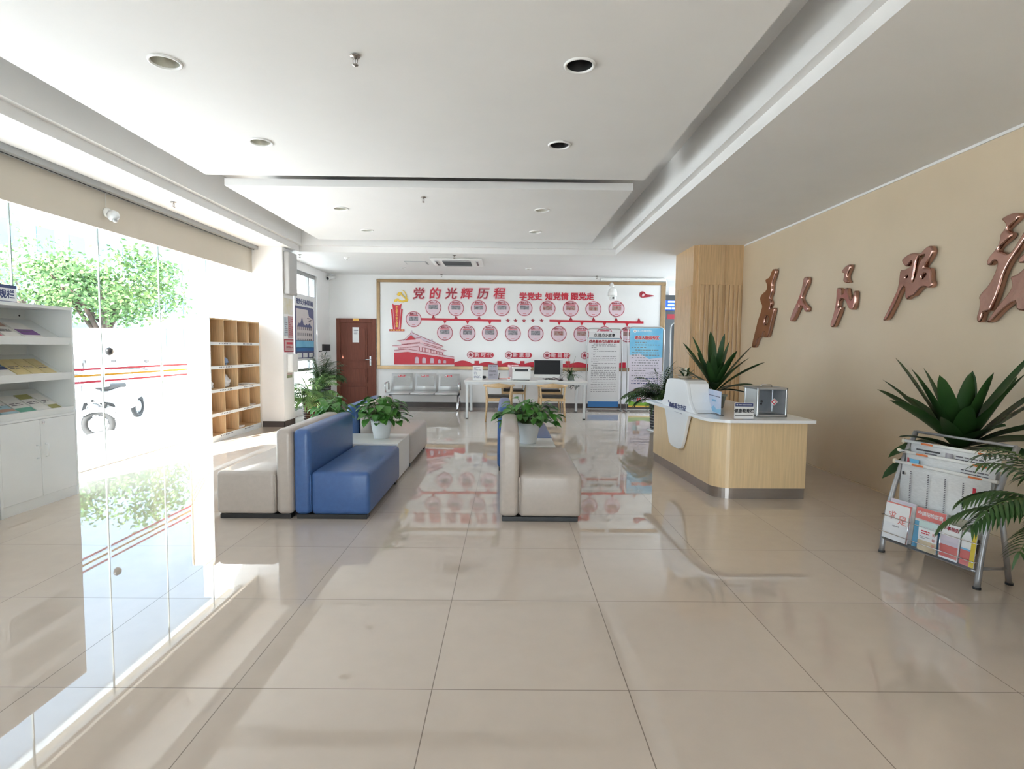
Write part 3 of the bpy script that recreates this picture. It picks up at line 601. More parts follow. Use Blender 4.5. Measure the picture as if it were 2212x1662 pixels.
def palm(name, label, base, seed, nf, L, h0, m, mleaf_len=0.22, spread=1.0, lw=0.02, droop=1.5, el0=0.5, el1=1.35, pot=None, trunk_r=0.012, nlf=16, lim=None):
    r = thing(name, label, 'plant', base, 'potted palms'); B = Vector(base); rg = random.Random(seed)
    if pot: pot(r, B)
    f = MB(); s = MB()
    for i in range(nf):
        a = 2*pi*i/nf*1.0+rg.uniform(-.35, .35); el = rg.uniform(el0, el1); LL = L*rg.uniform(0.7, 1.1)
        d = Vector((cos(a)*cos(el)*spread, sin(a)*cos(el)*spread, sin(el))).normalized(); p = B+Vector((cos(a)*0.03, sin(a)*0.03, h0)); pts = [p.copy()]; ds = [d.copy()]
        n = nlf
        for k in range(n):
            d = (d+Vector((0, 0, -droop/n*(0.3+1.2*k/n)))).normalized(); p = p+d*LL/n; pts.append(p.copy()); ds.append(d.copy())
        s.tube(pts, [0.006*(1-0.75*k/n) for k in range(n+1)], M_STEM, 5, False)
        for k in range(max(2, n//4), n+1):
            side = ds[k].cross(Vector((0, 0, 1))).normalized()
            t = k/n; ll = mleaf_len*(0.55+0.6*sin(pi*min(1, t*0.9)))*rg.uniform(.85, 1.1)
            for sg in (-1, 1):
                dd = (side*sg*1.0+ds[k]*0.75+Vector((0, 0, 0.12))).normalized()
                leaf(f, pts[k], dd, Vector((0, 0, 1)), ll, lw, m, 0.9, 4, 0.2, lambda t: (1-t)**0.6*min(1, 0.35+3*t)+0.02)
        leaf(f, pts[-1], ds[-1], Vector((0, 0, 1)), mleaf_len*0.8, lw, m, 0.6, 4, 0.2, lambda t: (1-t)**0.6*min(1, 0.35+3*t)+0.02)
    if lim:
        for q in (s, f):
            for v in q.v: v.x = min(max(v.x, lim[0]), lim[1]); v.y = min(max(v.y, lim[2]), lim[3])
    s.build('fronds_stems', r, recalc=False); f.build('foliage', r, recalc=False); return r
def ring_pot(m, mb_, r0, r1, h, nb):
    def go(root, B):
        pr = [(0.001, 0), (r0*0.9, 0)]
        for i in range(nb*6+1):
            t = i/(nb*6); pr.append((r0+(r1-r0)*t+0.012*abs(sin(pi*nb*t)), 0.02+t*(h-0.02)))
        pr += [(r1*0.9, h), (r1*0.85, h*0.9), (0.001, h*0.9)]
        MB(True).lathe(pr, B, m, 32).build('pot', root)
        k = MB(True)
        for i in range(nb+1):
            t = i/nb; rr = r0+(r1-r0)*t; k.tube([(B.x+(rr+0.003)*cos(2*pi*j/28), B.y+(rr+0.003)*sin(2*pi*j/28), B.z+0.02+t*(h-0.025)) for j in range(28)], 0.005, mb_, 6, False, True, True)
        k.build('pot_bands', root)
        MB().lathe([(0.001, h*0.91), (r1*0.86, h*0.91)], B, M_SOIL, 20).build('soil', root)
    return go
palm('potted_palm', 'light green feathery palm in brown ringed pot beside the white pillar', (-3.62, 10.32, 0), 3, 46, 0.60, 0.38, M_PALM, 0.19, 1.0, 0.030, 2.0, 0.35, 1.4, ring_pot(M_BROWNPOT, M_GOLDL, 0.155, 0.185, 0.40, 8), lim=(-4.10, 9, 9.93, 99))
st = MB().box((-4.08, 11.33, 0), (-3.66, 11.75, 0.20), M_WHITE, 0.01).build('plant_stand', None, origin=(-3.87, 11.54, 0)); tag(st, 'low white plant stand under the dark ringed pot near the door', 'stand')
palm('potted_palm', 'taller dark palm in dark ringed pot on a white stand by the small window', (-3.87, 11.54, 0.20), 8, 34, 0.58, 0.40, M_PALMD, 0.19, 1.0, 0.028, 1.6, 0.45, 1.5, ring_pot(M_DARKPOT, M_GREYM, 0.16, 0.19, 0.42, 8), lim=(-4.02, 9, 0, 12.85))
palm('potted_palm', 'dark palm in black ringed pot between the blue banner and the counter', (2.60, 9.42, 0.015), 12, 40, 0.60, 0.46, M_PALMD, 0.20, 1.0, 0.028, 1.7, 0.45, 1.5, ring_pot(M_BLACK, M_ALU, 0.14, 0.17, 0.45, 9), lim=(0, 2.90, 0, 99))
sa = MB(True).lathe([(0.001, 0), (0.19, 0), (0.21, 0.014), (0.001, 0.014)], (2.60, 9.42, 0), M_WHITE, 28).build('plant_saucer', None, origin=(2.60, 9.42, 0)); tag(sa, 'white saucer under the black ringed palm pot', 'saucer')
def strap(t): return min(1, (t*2.6+0.25))*(1-t**3.2)**0.7
def dracaena(name, label, base, seed, specs, h0, m, pot, group=None, wk=1.0, xmax=None):
    r = thing(name, label, 'plant', base, group); B = Vector(base); rg = random.Random(seed); pot(r, B); f = MB(); s = MB()
    s.tube([B+Vector((0, 0, h0*0.6)), B+Vector((0, 0, h0+0.06))], 0.022, M_STEM, 8)
    for (az, el, L, W, dr) in specs:
        d = Vector((cos(az)*cos(el), sin(az)*cos(el), sin(el)))
        leaf(f, B+Vector((cos(az)*0.015, sin(az)*0.015, h0+rg.uniform(0, 0.05))), d, Vector((0, 0, 1)) if el < 1.3 else Vector((-cos(az), -sin(az), 0.1)), L, W*wk, m, dr, 12, 0.16, strap, rg.uniform(-0.5, 0.5))
    if xmax is not None:
        for v in f.v: v.x = min(v.x, xmax)
    s.build('stem', r); f.build('foliage', r, recalc=False); return r
def plain_pot(m, r0, r1, h, soil=M_SOIL):
    def go(root, B):
        MB(True).lathe([(0.001, 0), (r0, 0), (r0+0.004, 0.01), (r1, h-0.02), (r1+0.01, h-0.02), (r1+0.01, h), (r1-0.012, h), (r1-0.02, h*0.9), (0.001, h*0.9)], B, m, 28).build('pot', root)
        MB().lathe([(0.001, h*0.91), (r1-0.018, h*0.91)], B, soil, 20).build('soil', root)
    return go
rg = random.Random(21)
# ------------------------------------------------------------------ reception counter
def rpoly(pts, radii, n=8):
    out = []
    k = len(pts)
    for i, (p, rr) in enumerate(zip(pts, radii)):
        p = Vector((*p, 0)); a = Vector((*pts[i-1], 0)); c = Vector((*pts[(i+1) % k], 0))
        if rr <= 0: out.append((p.x, p.y)); continue
        u = (a-p).normalized(); v = (c-p).normalized(); half = u.angle(v)/2; tl = rr/math.tan(half)
        cen = p+(u+v).normalized()*(rr/sin(half)); s0 = p+u*tl-cen; s1 = p+v*tl-cen
        ax = s0.cross(s1).normalized(); an = s0.angle(s1)
        for j in range(n+1): q = cen+Matrix.Rotation(an*j/n, 3, ax) @ s0; out.append((q.x, q.y))
    return out
FR0 = (Vector((0, 0, 0)), X_, Y_)
ctr = thing('reception_counter', 'light wood reception counter with white curved top and grey kick plate', 'counter', (2.35, 6.0, 0))
body = [(1.945, 5.10), (2.80, 5.115), (2.80, 6.98), (1.835, 6.95)]
MB().prism(rpoly(body, [0.17, 0.01, 0, 0.05]), FR0, 0.62, M_COUNTER, 0.10).build('counter_body', ctr)
for me in [o for o in ctr.children]: pass
kk = [(1.950, 5.105), (2.795, 5.12), (2.795, 6.975), (1.840, 6.945)]
MB().prism(rpoly(kk, [0.17, 0.01, 0, 0.05]), FR0, 0.10, M_STEEL, 0.0).build('kick_plate', ctr)
tp = [(1.865, 5.03), (2.845, 5.045), (2.84, 7.05), (1.745, 7.02)]
MB().prism(rpoly(tp, [0.23, 0.02, 0.02, 0.06]), FR0, 0.028, M_SOLID, 0.722).build('counter_top', ctr)
PO = Vector((1.935, 5.10, 0)); PU = Vector((0.0594, -0.99823, 0)); PF = (PO, PU, Z_); PN = PU.cross(Z_)
def pp(x, y, off=0.03):
    q = on_plane(1380+x*0.22870, 720+y*0.22863, PO+PN*off, PN)-PO; return (q.dot(PU), q.z)
outl = [(300, 424), (430, 446), (455, 480), (464, 560), (478, 650), (505, 725), (540, 768), (600, 792), (600, 806), (545, 784), (500, 772), (472, 790), (456, 840), (432, 960), (412, 1050), (395, 1090), (372, 1095), (305, 1060), (285, 1020), (272, 920), (258, 790), (243, 700), (222, 668), (160, 646), (160, 630), (215, 645), (238, 610), (250, 545), (258, 480), (272, 435)]
shape('curved_panel', [[pp(*q) for q in outl]], PF, 0.034, M_SOLID, ctr, 0.0, 0.006, label='white curved front panel with dark lettering')
up = [(300, 424), (430, 446), (455, 480), (464, 560), (478, 650), (505, 725), (525, 756)]; lo = [(228, 628), (240, 600), (250, 545), (258, 480), (272, 435)]
prof = [pp(*q) for q in up+lo]; prof = [(u, max(v, 0.7505)) for u, v in prof]
MB().prism(prof, PF, 0.20, M_SOLID, -0.20).build('raised_module', ctr)
tt = text('政务服务专区', 0.085, *pp(368, 706), PF, M_NAVY, 'panel_lettering', ctr, 0.002, 0.034, 0.0015)
k = MB(); fr2 = PF
for a, c, w_ in (((345, 712), (440, 738), 0.006), ((315, 728), (410, 762), 0.003)):
    p, q = pp(*a), pp(*c); k.prism([(p[0], p[1]-w_), (q[0], q[1]-w_), (q[0], q[1]+w_), (p[0], p[1]+w_)], fr2, 0.002, M_NAVY, 0.034)
k.build('panel_rules', ctr)
shape('panel_brushmark', [chaikin([pp(*q) for q in ((281, 630), (288, 632), (286, 655), (281, 652))], 1), chaikin([pp(*q) for q in ((290, 670), (306, 660), (300, 690), (316, 668), (330, 650), (322, 690), (345, 690), (330, 712), (312, 700), (296, 702))], 1)], PF, 0.002, M_NAVY, ctr, 0.034)
# dracaena standing on the staff side of the counter
M_GPOT = mat('green_tinted_pot', (0.20, 0.23, 0.19), 0.15, noise=0.2, nscale=6)
dr1 = [(2.6, 1.05, 0.62, 0.055, 0.25), (2.2, 0.75, 0.55, 0.05, 0.5), (1.7, 1.40, 0.66, 0.075, 0.05), (0.3, 1.42, 0.64, 0.07, 0.05), (5.9, 1.02, 0.62, 0.075, 0.25), (5.2, 0.85, 0.58, 0.06, 0.35), (0.2, 0.45, 0.46, 0.045, 0.75), (3.5, 0.70, 0.50, 0.055, 0.5), (4.4, 0.55, 0.40, 0.05, 0.7), (6.1, 0.20, 0.36, 0.055, 0.5), (3.0, 0.45, 0.42, 0.045, 0.6), (4.9, 1.2, 0.36, 0.06, 0.2), (0.9, 1.0, 0.45, 0.05, 0.4), (3.9, 1.15, 0.38, 0.06, 0.2), (5.6, 0.5, 0.42, 0.05, 0.5), (2.9, 1.22, 0.66, 0.07, 0.1)]
dr1 += [(2.0, 1.1, 0.5, 0.05, 0.3), (4.2, 1.25, 0.45, 0.055, 0.15), (5.0, 1.0, 0.55, 0.05, 0.3), (0.6, 1.2, 0.6, 0.05, 0.2), (3.3, 1.0, 0.55, 0.05, 0.3), (5.7, 0.75, 0.6, 0.05, 0.35), (1.2, 0.9, 0.5, 0.05, 0.3)]
dracaena('potted_dracaena', 'dark strap-leaved dracaena in greenish pot on the counter before the wooden column', (2.30, 6.15, 0.75), 2, dr1, 0.16, M_LEAFD, plain_pot(M_GPOT, 0.10, 0.13, 0.15), 'dracaenas', 1.6)
# comment box
p0, p1 = atZ(1634, 901, 0.751), atZ(1702, 902, 0.751)
bx = thing('comment_box', 'aluminium framed glass comment box with small lock on the counter', 'box', ((p0.x+p1.x)/2, p0.y+0.15, 0.751))
x0, x1, y0, y1, z0, z1 = p0.x, p1.x, p0.y, p0.y+0.30, 0.751, 1.035
k = MB(); t = 0.022
for xx in (x0, x1-t):
    for yy in (y0, y1-t): k.box((xx+0.0005, yy+0.0005, z0+0.0005), (xx+t-0.0005, yy+t-0.0005, z1-0.0005), M_ALU, 0.006)
for zz in (z0, z1-t):
    k.box((x0, y0, zz), (x1, y0+t, zz+t), M_ALU, 0.005); k.box((x0, y1-t, zz), (x1, y1, zz+t), M_ALU, 0.005); k.box((x0, y0, zz), (x0+t, y1, zz+t), M_ALU, 0.005); k.box((x1-t, y0, zz), (x1, y1, zz+t), M_ALU, 0.005)
k.build('box_frame', bx)
MB().box((x0+t, y0+0.010, z0+t), (x1-t, y0+0.014, z1-t), M_ACRYL).build('front_pane', bx)
k = MB(); k.box((x0+0.008, y0+t, z0+t), (x0+0.012, y1-t, z1-t), M_POT); k.box((x1-0.012, y0+t, z0+t), (x1-0.008, y1-t, z1-t), M_POT); k.box((x0+t, y1-0.012, z0+t), (x1-t, y1-0.008, z1-t), M_GREYM); k.box((x0+t, y0+t, z1-0.012), (x1-t, y1-t, z1-0.006), M_GREYM); k.box((x0+t, y0+t, z0+0.006), (x1-t, y1-t, z0+0.012), M_GREYM); k.build('side_panels', bx)
MB(True).tube([(x0+0.10, (y0+y1)/2, z1), (x0+0.11, (y0+y1)/2, z1+0.018), (x0+0.20, (y0+y1)/2, z1+0.018), (x0+0.21, (y0+y1)/2, z1)], 0.007, M_CHROME).build('carry_handle', bx)
k = MB(True); k.lathe([(0.001, 0), (0.012, 0), (0.010, 0.012), (0.001, 0.014)], (x0+0.045, y0+0.008, z0+0.15), M_BLACK, 12, True, Matrix.Rotation(pi/2, 4, 'X')); k.lathe([(0.001, 0), (0.010, 0), (0.001, 0.012)], (x0+0.045, y0+0.008, z0+0.125), M_BLACK, 12, True, Matrix.Rotation(pi/2, 4, 'X')); k.build('lock', bx)
c = ((x0+x1)/2+0.02, z0+0.145); fb = FY(y0+0.0095)
dm = lambda r_: [(c[0], c[1]+r_), (c[0]+r_, c[1]), (c[0], c[1]-r_), (c[0]-r_, c[1])]
MB().prism(dm(0.036), fb, 0.001, M_PAPER).prism(dm(0.028), fb, 0.0015, M_RED).prism(dm(0.016), fb, 0.002, M_PAPER).build('box_sticker', bx, 'red diamond sticker')
# plaque
p0, p1 = atZ(1586, 906, 0.751), atZ(1626, 906, 0.751)
pq = thing('desk_sign', 'white desk sign with navy header beside the comment box', 'sign', ((p0.x+p1.x)/2, p0.y+0.02, 0.751), 'navy headed desk signs')
x0, x1, y0 = p0.x, p1.x, p0.y; fq = FY(y0)
MB().box((x0-0.01, y0-0.04, 0.751), (x1, y0+0.05, 0.757), M_ACRYL).rect(x0, 0.757, x1, 0.905, fq, 0.006, M_PAPER, -0.006).build('sign_board', pq)
MB().rect(x0+0.006, 0.870, x1-0.006, 0.900, fq, 0.001, M_NAVY).rect(x0+0.006, 0.782, x1-0.006, 0.788, fq, 0.001, M_INK).disc(x0+0.022, 0.885, 0.007, fq, 0.0016, M_PAPER).build('sign_header', pq)
text('健康教育栏', 0.040, (x0+x1)/2, 0.828, fq, M_INK, 'sign_lettering', pq, 0.001, 0, 0.0014, sx=0.92)
k = MB(); lines(k, random.Random(3), x0+0.035, x1-0.02, 0.877, 0.893, 1, fq, M_PAPER, 0.001, 0.5, 0.0006, 0); k.build('sign_print', pq)
# blue acrylic card stand
p0 = atZ(1527, 888, 0.751); p1 = atZ(1557, 899, 0.751)
U = (p1-p0); U.z = 0; Wd = U.length; U.normalize(); fa = (p0.copy(), U, Z_); fa[0].z = 0.757
ac = thing('acrylic_card_stand', 'pale blue card in clear acrylic stand beside the white counter module', 'card stand', ((p0.x+p1.x)/2, (p0.y+p1.y)/2, 0.751))
MB().rect(0, 0, Wd, 0.235, fa, 0.004, M_ACRYL, 0.002).rect(-0.0, -0.006, Wd, 0.0, fa, 0.07, M_ACRYL, -0.035).build('acrylic_holder', ac)
M_CARD = mat('pale_blue_card', (0.48, 0.63, 0.80), 0.5, noise=0.2, nscale=10, col2=(0.72, 0.70, 0.84))
MB().rect(0.004, 0.004, Wd-0.004, 0.23, fa, 0.002, M_CARD, -0.001).build('card', ac)
shape('card_hills', [[(0.006, 0.012), (Wd-0.006, 0.012), (Wd-0.006, 0.06), (Wd*0.7, 0.045), (Wd*0.5, 0.075), (Wd*0.35, 0.05), (0.006, 0.055)]], fa, 0.0006, M_SKYB, ac, 0.001)
text('健康教育专区', 0.022, Wd/2, 0.125, fa, M_SKYB, 'card_lettering', ac, 0.0006, 0.001, 0.001, sx=0.9)
k = MB(); lines(k, random.Random(9), 0.03, Wd-0.03, 0.165, 0.18, 1, fa, M_NAVY, 0.001, 0.6, 0.0006, 0); k.build('card_print', ac)
q = on_plane(1438, 860, PO-PN*0.06, PN); o = MB().box((q.x, q.y-0.05, 0.751), (q.x+0.15, q.y-0.045, 0.98), M_CARD).box((q.x, q.y-0.08, 0.750), (q.x+0.15, q.y-0.02, 0.755), M_ACRYL).build('acrylic_card_stand', None, origin=(q.x, q.y, 0.751)); tag(o, 'pale blue card whose edge shows left of the white counter module', 'card stand')
# dried flower bowl on the raised module
q = on_plane(1480, 826, PO-PN*0.10, PN); vb = Vector((q.x, q.y, 1.055))
zt = max(v for u, v in prof); vb.z = min(v for u, v in prof[:2])-0.004
fl_ = thing('dried_flower_bowl', 'small pale bowl of dried white flowers and green leaves on the counter module', 'flower bowl', vb)
MB(True).lathe([(0.001, 0), (0.05, 0), (0.085, 0.035), (0.08, 0.035), (0.05, 0.012), (0.001, 0.012)], vb, mat('pale_wicker', (0.55, 0.47, 0.36), 0.7, noise=0.4, nscale=40), 20).build('bowl', fl_)
f = MB(); rg = random.Random(31)
for i in range(16):
    a = rg.uniform(0, 2*pi); el = rg.uniform(0.1, 1.2); leaf(f, vb+Vector((cos(a)*.03, sin(a)*.03, 0.03)), Vector((cos(a)*cos(el), sin(a)*cos(el), sin(el))), Z_, rg.uniform(.08, .17), 0.03, M_LEAFD if i % 3 else mat('cream_petal', (0.72, 0.70, 0.58), 0.6, noise=0.1, nscale=20), rg.uniform(.2, .9), 6, 0.15)
f.build('flowers', fl_, recalc=False)
# ------------------------------------------------------------------ newspaper rack and its papers
RO = Vector((2.612, 3.762, 0)); RW = Vector((0.2577, -0.9662, 0)); RD = Vector((0.9662, 0.2577, 0)); RL = 0.62
def rp(w_, d, z): return RO+RW*w_+RD*d+Z_*z
post = [(0.0, 0.0), (0.014, 0.16), (0.040, 0.32), (0.088, 0.48), (0.158, 0.66), (0.25, 0.835)]
def pt(t):
    t *= len(post)-1; i = min(int(t), len(post)-2); f_ = t-i; return (post[i][0]*(1-f_)+post[i+1][0]*f_, post[i][1]*(1-f_)+post[i+1][1]*f_)
rk = thing('newspaper_rack', 'silver tube newspaper rack on the floor at the right, holding papers and magazines', 'rack', rp(RL/2, 0.13, 0))
for w_ in (0, RL):
    MB(True).tube([rp(w_, *pt(i/14)) for i in range(15)], 0.0165, M_RACK, 14).build('rack_post', rk)
    MB(True).tube([rp(w_, 0.262, 0.0), rp(w_, 0.225, 0.16), rp(w_, 0.125, 0.58)], 0.015, M_RACK, 12).build('rear_leg', rk)
for a, c, r_ in ((rp(0, *pt(1)), rp(RL, *pt(1)), 0.009), (rp(0, 0.008, 0.10), rp(RL, 0.008, 0.10), 0.011), (rp(RL, 0.02, 0.12), rp(RL, 0.235, 0.10), 0.009), (rp(0, 0.02, 0.12), rp(0, 0.235, 0.10), 0.009), (rp(0, 0.13, 0.56), rp(RL, 0.13, 0.56), 0.009)): MB(True).tube([a, c], r_, M_RACK, 10).build('rack_bar', rk)
k = MB(True)
for z, d in ((0.16, -0.035), (0.27, -0.02)): k.tube([rp(0.0, 0.015, z), rp(0.0, d, z), rp(RL, d, z), rp(RL, 0.015, z)], 0.003, M_CHROME, 6)
for w_ in (0.20, 0.41): k.tube([rp(w_, -0.037, 0.13), rp(w_, -0.018, 0.30)], 0.003, M_CHROME, 6)
k.build('wire_guard', rk)
fR = lambda w_, d, z, lean: (rp(w_, d, z), RW, (Z_*cos(lean)+RD*sin(lean)))
MB().rect(0.01, 0, RL-0.01, 0.12, fR(0, -0.033, 0.115, 0.06), 0.004, M_ACRYL).build('acrylic_lip', rk)
k = MB(); k.add([rp(0.02, -0.03, 0.112), rp(RL-0.02, -0.03, 0.112), rp(RL-0.02, 0.03, 0.117), rp(0.02, 0.03, 0.117)], [(0, 1, 2, 3)], M_RACK); k.add([rp(0.02, -0.03, 0.109), rp(0.02, 0.03, 0.114), rp(RL-0.02, 0.03, 0.114), rp(RL-0.02, -0.03, 0.109)], [(0, 1, 2, 3)], M_RACK); k.build('rack_tray', rk)
for w_ in (0, RL):
    for d in (0.0, 0.262): MB().tube([rp(w_, d, 0), rp(w_, d, 0.012)], 0.021, M_BLACK, 12).build('foot_cap', rk)
# three newspapers on white holder rods
M_ORANGE = mat('orange_grip', (0.75, 0.20, 0.05), 0.4, noise=0.2, nscale=20)
rg = random.Random(14)
for i, (t, lb, dz, hh) in enumerate(((0.925, 'newspaper on the topmost white holder rod of the rack', 0.0, 0.30), (0.845, 'newspaper on the middle white holder rod of the rack', 0.0, 0.32), (0.765, 'newspaper on the lowest white holder rod of the rack', 0.0, 0.36))):
    d, z = pt(t); d -= 0.032
    nw = thing('newspaper', lb, 'newspaper', rp(RL/2, d, z), 'newspapers on holder rods')
    MB(True).tube([rp(-0.025, d, z), rp(RL+0.0, d, z)], 0.011, M_WHITE, 12).lathe([(0.001, -0.018), (0.013, -0.012), (0.014, 0), (0.013, 0.012), (0.001, 0.018)], rp(-0.032, d, z), mat('cream_knob', (0.70, 0.62, 0.48), 0.4, noise=0.05, nscale=10), 12).build('holder_rod', nw)
    for w_ in (0.10, 0.46): MB().prism(rrect(w_, -0.006, w_+0.08, 0.006, 0.005), fR(0, d-0.0105, z, 0), 0.002, M_ORANGE).build('rod_clip', nw)
    ln = -0.10; vs = []; nn = 8
    f_ = fR(0, d-0.001, z, 0.0)
    b = MB()
    for j in range(nn+1):
        q = j/nn; w0_ = 0.03+0.0*q
        for w_ in (w0_, 0.32, RL-0.03): vs.append(rp(w_, d-0.004-0.012*sin(q*2.5)+(0.006 if w_ == 0.32 else 0), z-0.006-hh*q))
    fs = []
    for j in range(nn):
        for c_ in range(2): a = j*3+c_; fs.append((a, a+1, a+4, a+3))
    b.add(vs, fs, M_NEWS, True); sh = b.build('paper_sheets', nw, recalc=False)
    md = sh.modifiers.new('thick', 'SOLIDIFY'); md.thickness = 0.005
    k = MB(); fp = (rp(0, d-0.0225, z), RW, Z_)
    if i == 0:
        k.rect(0.08, -0.045, 0.24, -0.035, fp, 0.0006, M_INK); k.rect(0.14, -0.062, 0.22, -0.054, fp, 0.0006, M_GINK); k.rect(0.275, -0.085, 0.32, -0.03, fp, 0.0006, M_PHOTO); lines(k, rg, 0.34, 0.56, -0.09, -0.03, 3, fp, M_GINK, 0, 0.4)
    elif i == 1:
        k.rect(0.07, -0.075, 0.13, -0.035, fp, 0.0006, M_SKYB); k.rect(0.05, -0.07, 0.06, -0.03, fp, 0.0006, M_RED); lines(k, rg, 0.40, 0.56, -0.09, -0.03, 3, fp, M_GINK, 0, 0.4)
    else:
        for w_ in (0.10, 0.22, 0.33, 0.44): lines(k, rg, w_, w_+0.010, -0.30, -0.04, 22, fp, M_GINK, 0, 0.5, 0.0006, 0)
        k.rect(0.045, -0.075, 0.06, -0.055, fp, 0.0006, M_INK); k.rect(0.50, -0.12, 0.52, -0.06, fp, 0.0006, M_RED)
    k.build('newspaper_print', nw)
# magazines leaning in the wire tray
def magazine(label, w0, w1, d, h, draw, z=0.119, lean=0.20, m=M_PAPER):
    f_ = fR(0, d, z, lean); mg = thing('magazine', label, 'magazine', rp((w0+w1)/2, d, z), 'magazines in the rack')
    MB().rect(w0, 0, w1, h, f_, 0.006, m, -0.006).build('pages', mg)
    k = MB(); draw(k, f_, mg, w0, w1, h)
    if k.v: k.build('cover_print', mg)
    return mg
M_TEALP = mat('sea_blue_print', (0.08, 0.32, 0.55), 0.3, noise=0.5, nscale=4, col2=(0.20, 0.50, 0.68)); M_REDP = mat('soft_red_print', (0.62, 0.10, 0.10), 0.35, noise=0.4, nscale=4, col2=(0.75, 0.30, 0.25))
def mg1(k, f, o, a, b, h):
    k.rect(a, h-0.008, b, h, f, 0.001, M_REDP); k.rect(b-0.008, 0, b, h, f, 0.001, M_REDP)
    text('求', 0.060, a+0.055, h*0.64, f, M_REDP, 'masthead', o, 0.0006, 0.001, 0); text('是', 0.066, a+0.13, h*0.56, f, M_REDP, 'masthead', o, 0.0006, 0.001, 0)
    text('QIUSHI', 0.015, (a+b)/2, h*0.38, f, M_GINK, 'masthead_latin', o, 0.0006, 0.001)
def mg2(k, f, o, a, b, h):
    k.rect(a, 0, b, h*0.66, f, 0.001, M_TEALP); k.rect(a, h*0.72, b, h, f, 0.001, M_REDP); text('中国纪检监察', 0.029, (a+b)/2, h*0.86, f, M_PAPER, 'masthead', o, 0.0006, 0.001, 0.0006, sx=0.95)
def mg3(k, f, o, a, b, h):
    k.rect(a, 0, b, h*0.35, f, 0.001, mat('cream_print', (0.75, 0.62, 0.42), 0.4, noise=0.4, nscale=12)); k.rect(a, h*0.75, b, h, f, 0.001, mat('mint_print', (0.58, 0.72, 0.70), 0.4, noise=0.1, nscale=8))
    lines(k, random.Random(6), a+0.02, b-0.045, h*0.55, h*0.7, 2, f, M_RED, 0.001, 0.5); lines(k, random.Random(7), a+0.012, b-0.04, h*0.40, h*0.5, 2, f, M_GINK, 0.001, 0.3)
    for j, ch in enumerate('口腔健康'): text(ch, 0.02, b-0.02, h*0.8-j*0.035, f, M_REDP, 'spine_lettering', o, 0.0006, 0.001)
def mg4(k, f, o, a, b, h):
    k.rect(a+0.005, 0.012, b-0.005, h*0.40, f, 0.001, M_REDP); k.rect(a+0.005, h*0.40, b-0.005, h*0.66, f, 0.001, M_LILAC); text('时事报告', 0.025, (a+b)/2, h*0.87, f, M_CRIM, 'masthead', o, 0.0006, 0.001, 0.0005)
def mg5(k, f, o, a, b, h): k.rect(a, h*0.72, b, h, f, 0.001, mat('olive_print', (0.20, 0.19, 0.14), 0.4, noise=0.5, nscale=8, col2=(0.42, 0.38, 0.28)))
def mg6(k, f, o, a, b, h): k.rect(a, 0, b, h*0.45, f, 0.001, M_REDP); k.rect(a, h*0.45, b, h*0.5, f, 0.001, M_SKYB)
def mg7(k, f, o, a, b, h): k.rect(a, 0, b, h, f, 0.001, mat('yellow_print', (0.80, 0.60, 0.06), 0.4, noise=0.15, nscale=8))
magazine('white magazine with red brush masthead at the left end of the rack', 0.015, 0.195, -0.024, 0.25, mg1, lean=0.12)
magazine('white booklet with dark top edge behind the left magazine', 0.02, 0.20, 0.006, 0.268, lambda k, f, o, a, b, h: k.rect(a, h-0.02, b, h, f, 0.001, M_LILAC), lean=0.12)
magazine('magazine with red header over a sea blue cover in the rack', 0.21, 0.40, 0.0, 0.26, mg2, lean=0.12)
magazine('small cream and mint booklet leaning before the blue magazine', 0.265, 0.385, -0.024, 0.19, mg3, lean=0.06)
magazine('olive topped magazine behind the rack middle', 0.41, 0.52, 0.006, 0.26, mg5, lean=0.12)
magazine('white magazine with a pink and red cover picture in the rack', 0.40, 0.515, -0.022, 0.215, mg4, lean=0.10)
magazine('slim magazine with red lower half beside the right post', 0.52, 0.575, -0.014, 0.20, mg6, lean=0.10)
magazine('yellow leaflet at the right end of the rack', 0.58, 0.605, -0.02, 0.20, mg7, lean=0.10)
# big dracaena behind the rack, in a dark pot
dr2 = [(3.1, 1.08, 0.66, 0.085, 0.20), (2.5, 0.82, 0.62, 0.08, 0.35), (2.75, 1.05, 0.74, 0.09, 0.12), (3.4, 0.52, 0.56, 0.07, 0.55), (3.2, 0.30, 0.52, 0.085, 0.85), (0.5, 1.35, 0.55, 0.09, 0.05), (4.4, 1.40, 0.56, 0.095, 0.08), (5.0, 1.28, 0.58, 0.08, 0.10), (5.5, 0.95, 0.72, 0.10, 0.25), (5.9, 0.80, 0.80, 0.09, 0.2), (5.3, 0.62, 0.62, 0.10, 0.45), (5.7, 0.40, 0.60, 0.10, 0.5), (4.9, 0.35, 0.50, 0.095, 0.6), (6.1, 0.35, 0.5, 0.08, 0.8), (0.9, 0.7, 0.55, 0.08, 0.5), (1.8, 0.8, 0.55, 0.08, 0.4), (3.8, 0.75, 0.48, 0.09, 0.35), (4.0, 0.2, 0.42, 0.09, 0.6), (3.7, -0.1, 0.50, 0.08, 0.8), (2.9, -0.15, 0.52, 0.085, 0.7)]
dr2 += [(2.0, 1.2, 0.6, 0.08, 0.2), (4.7, 1.0, 0.5, 0.085, 0.3), (3.6, 1.15, 0.62, 0.085, 0.25), (2.95, 0.9, 0.70, 0.085, 0.3), (4.15, 0.95, 0.5, 0.09, 0.35), (5.2, 1.1, 0.66, 0.09, 0.2), (6.0, 1.1, 0.8, 0.085, 0.2), (0.2, 0.95, 0.7, 0.08, 0.3), (3.3, 0.75, 0.66, 0.08, 0.45), (4.6, 0.7, 0.45, 0.09, 0.5)]
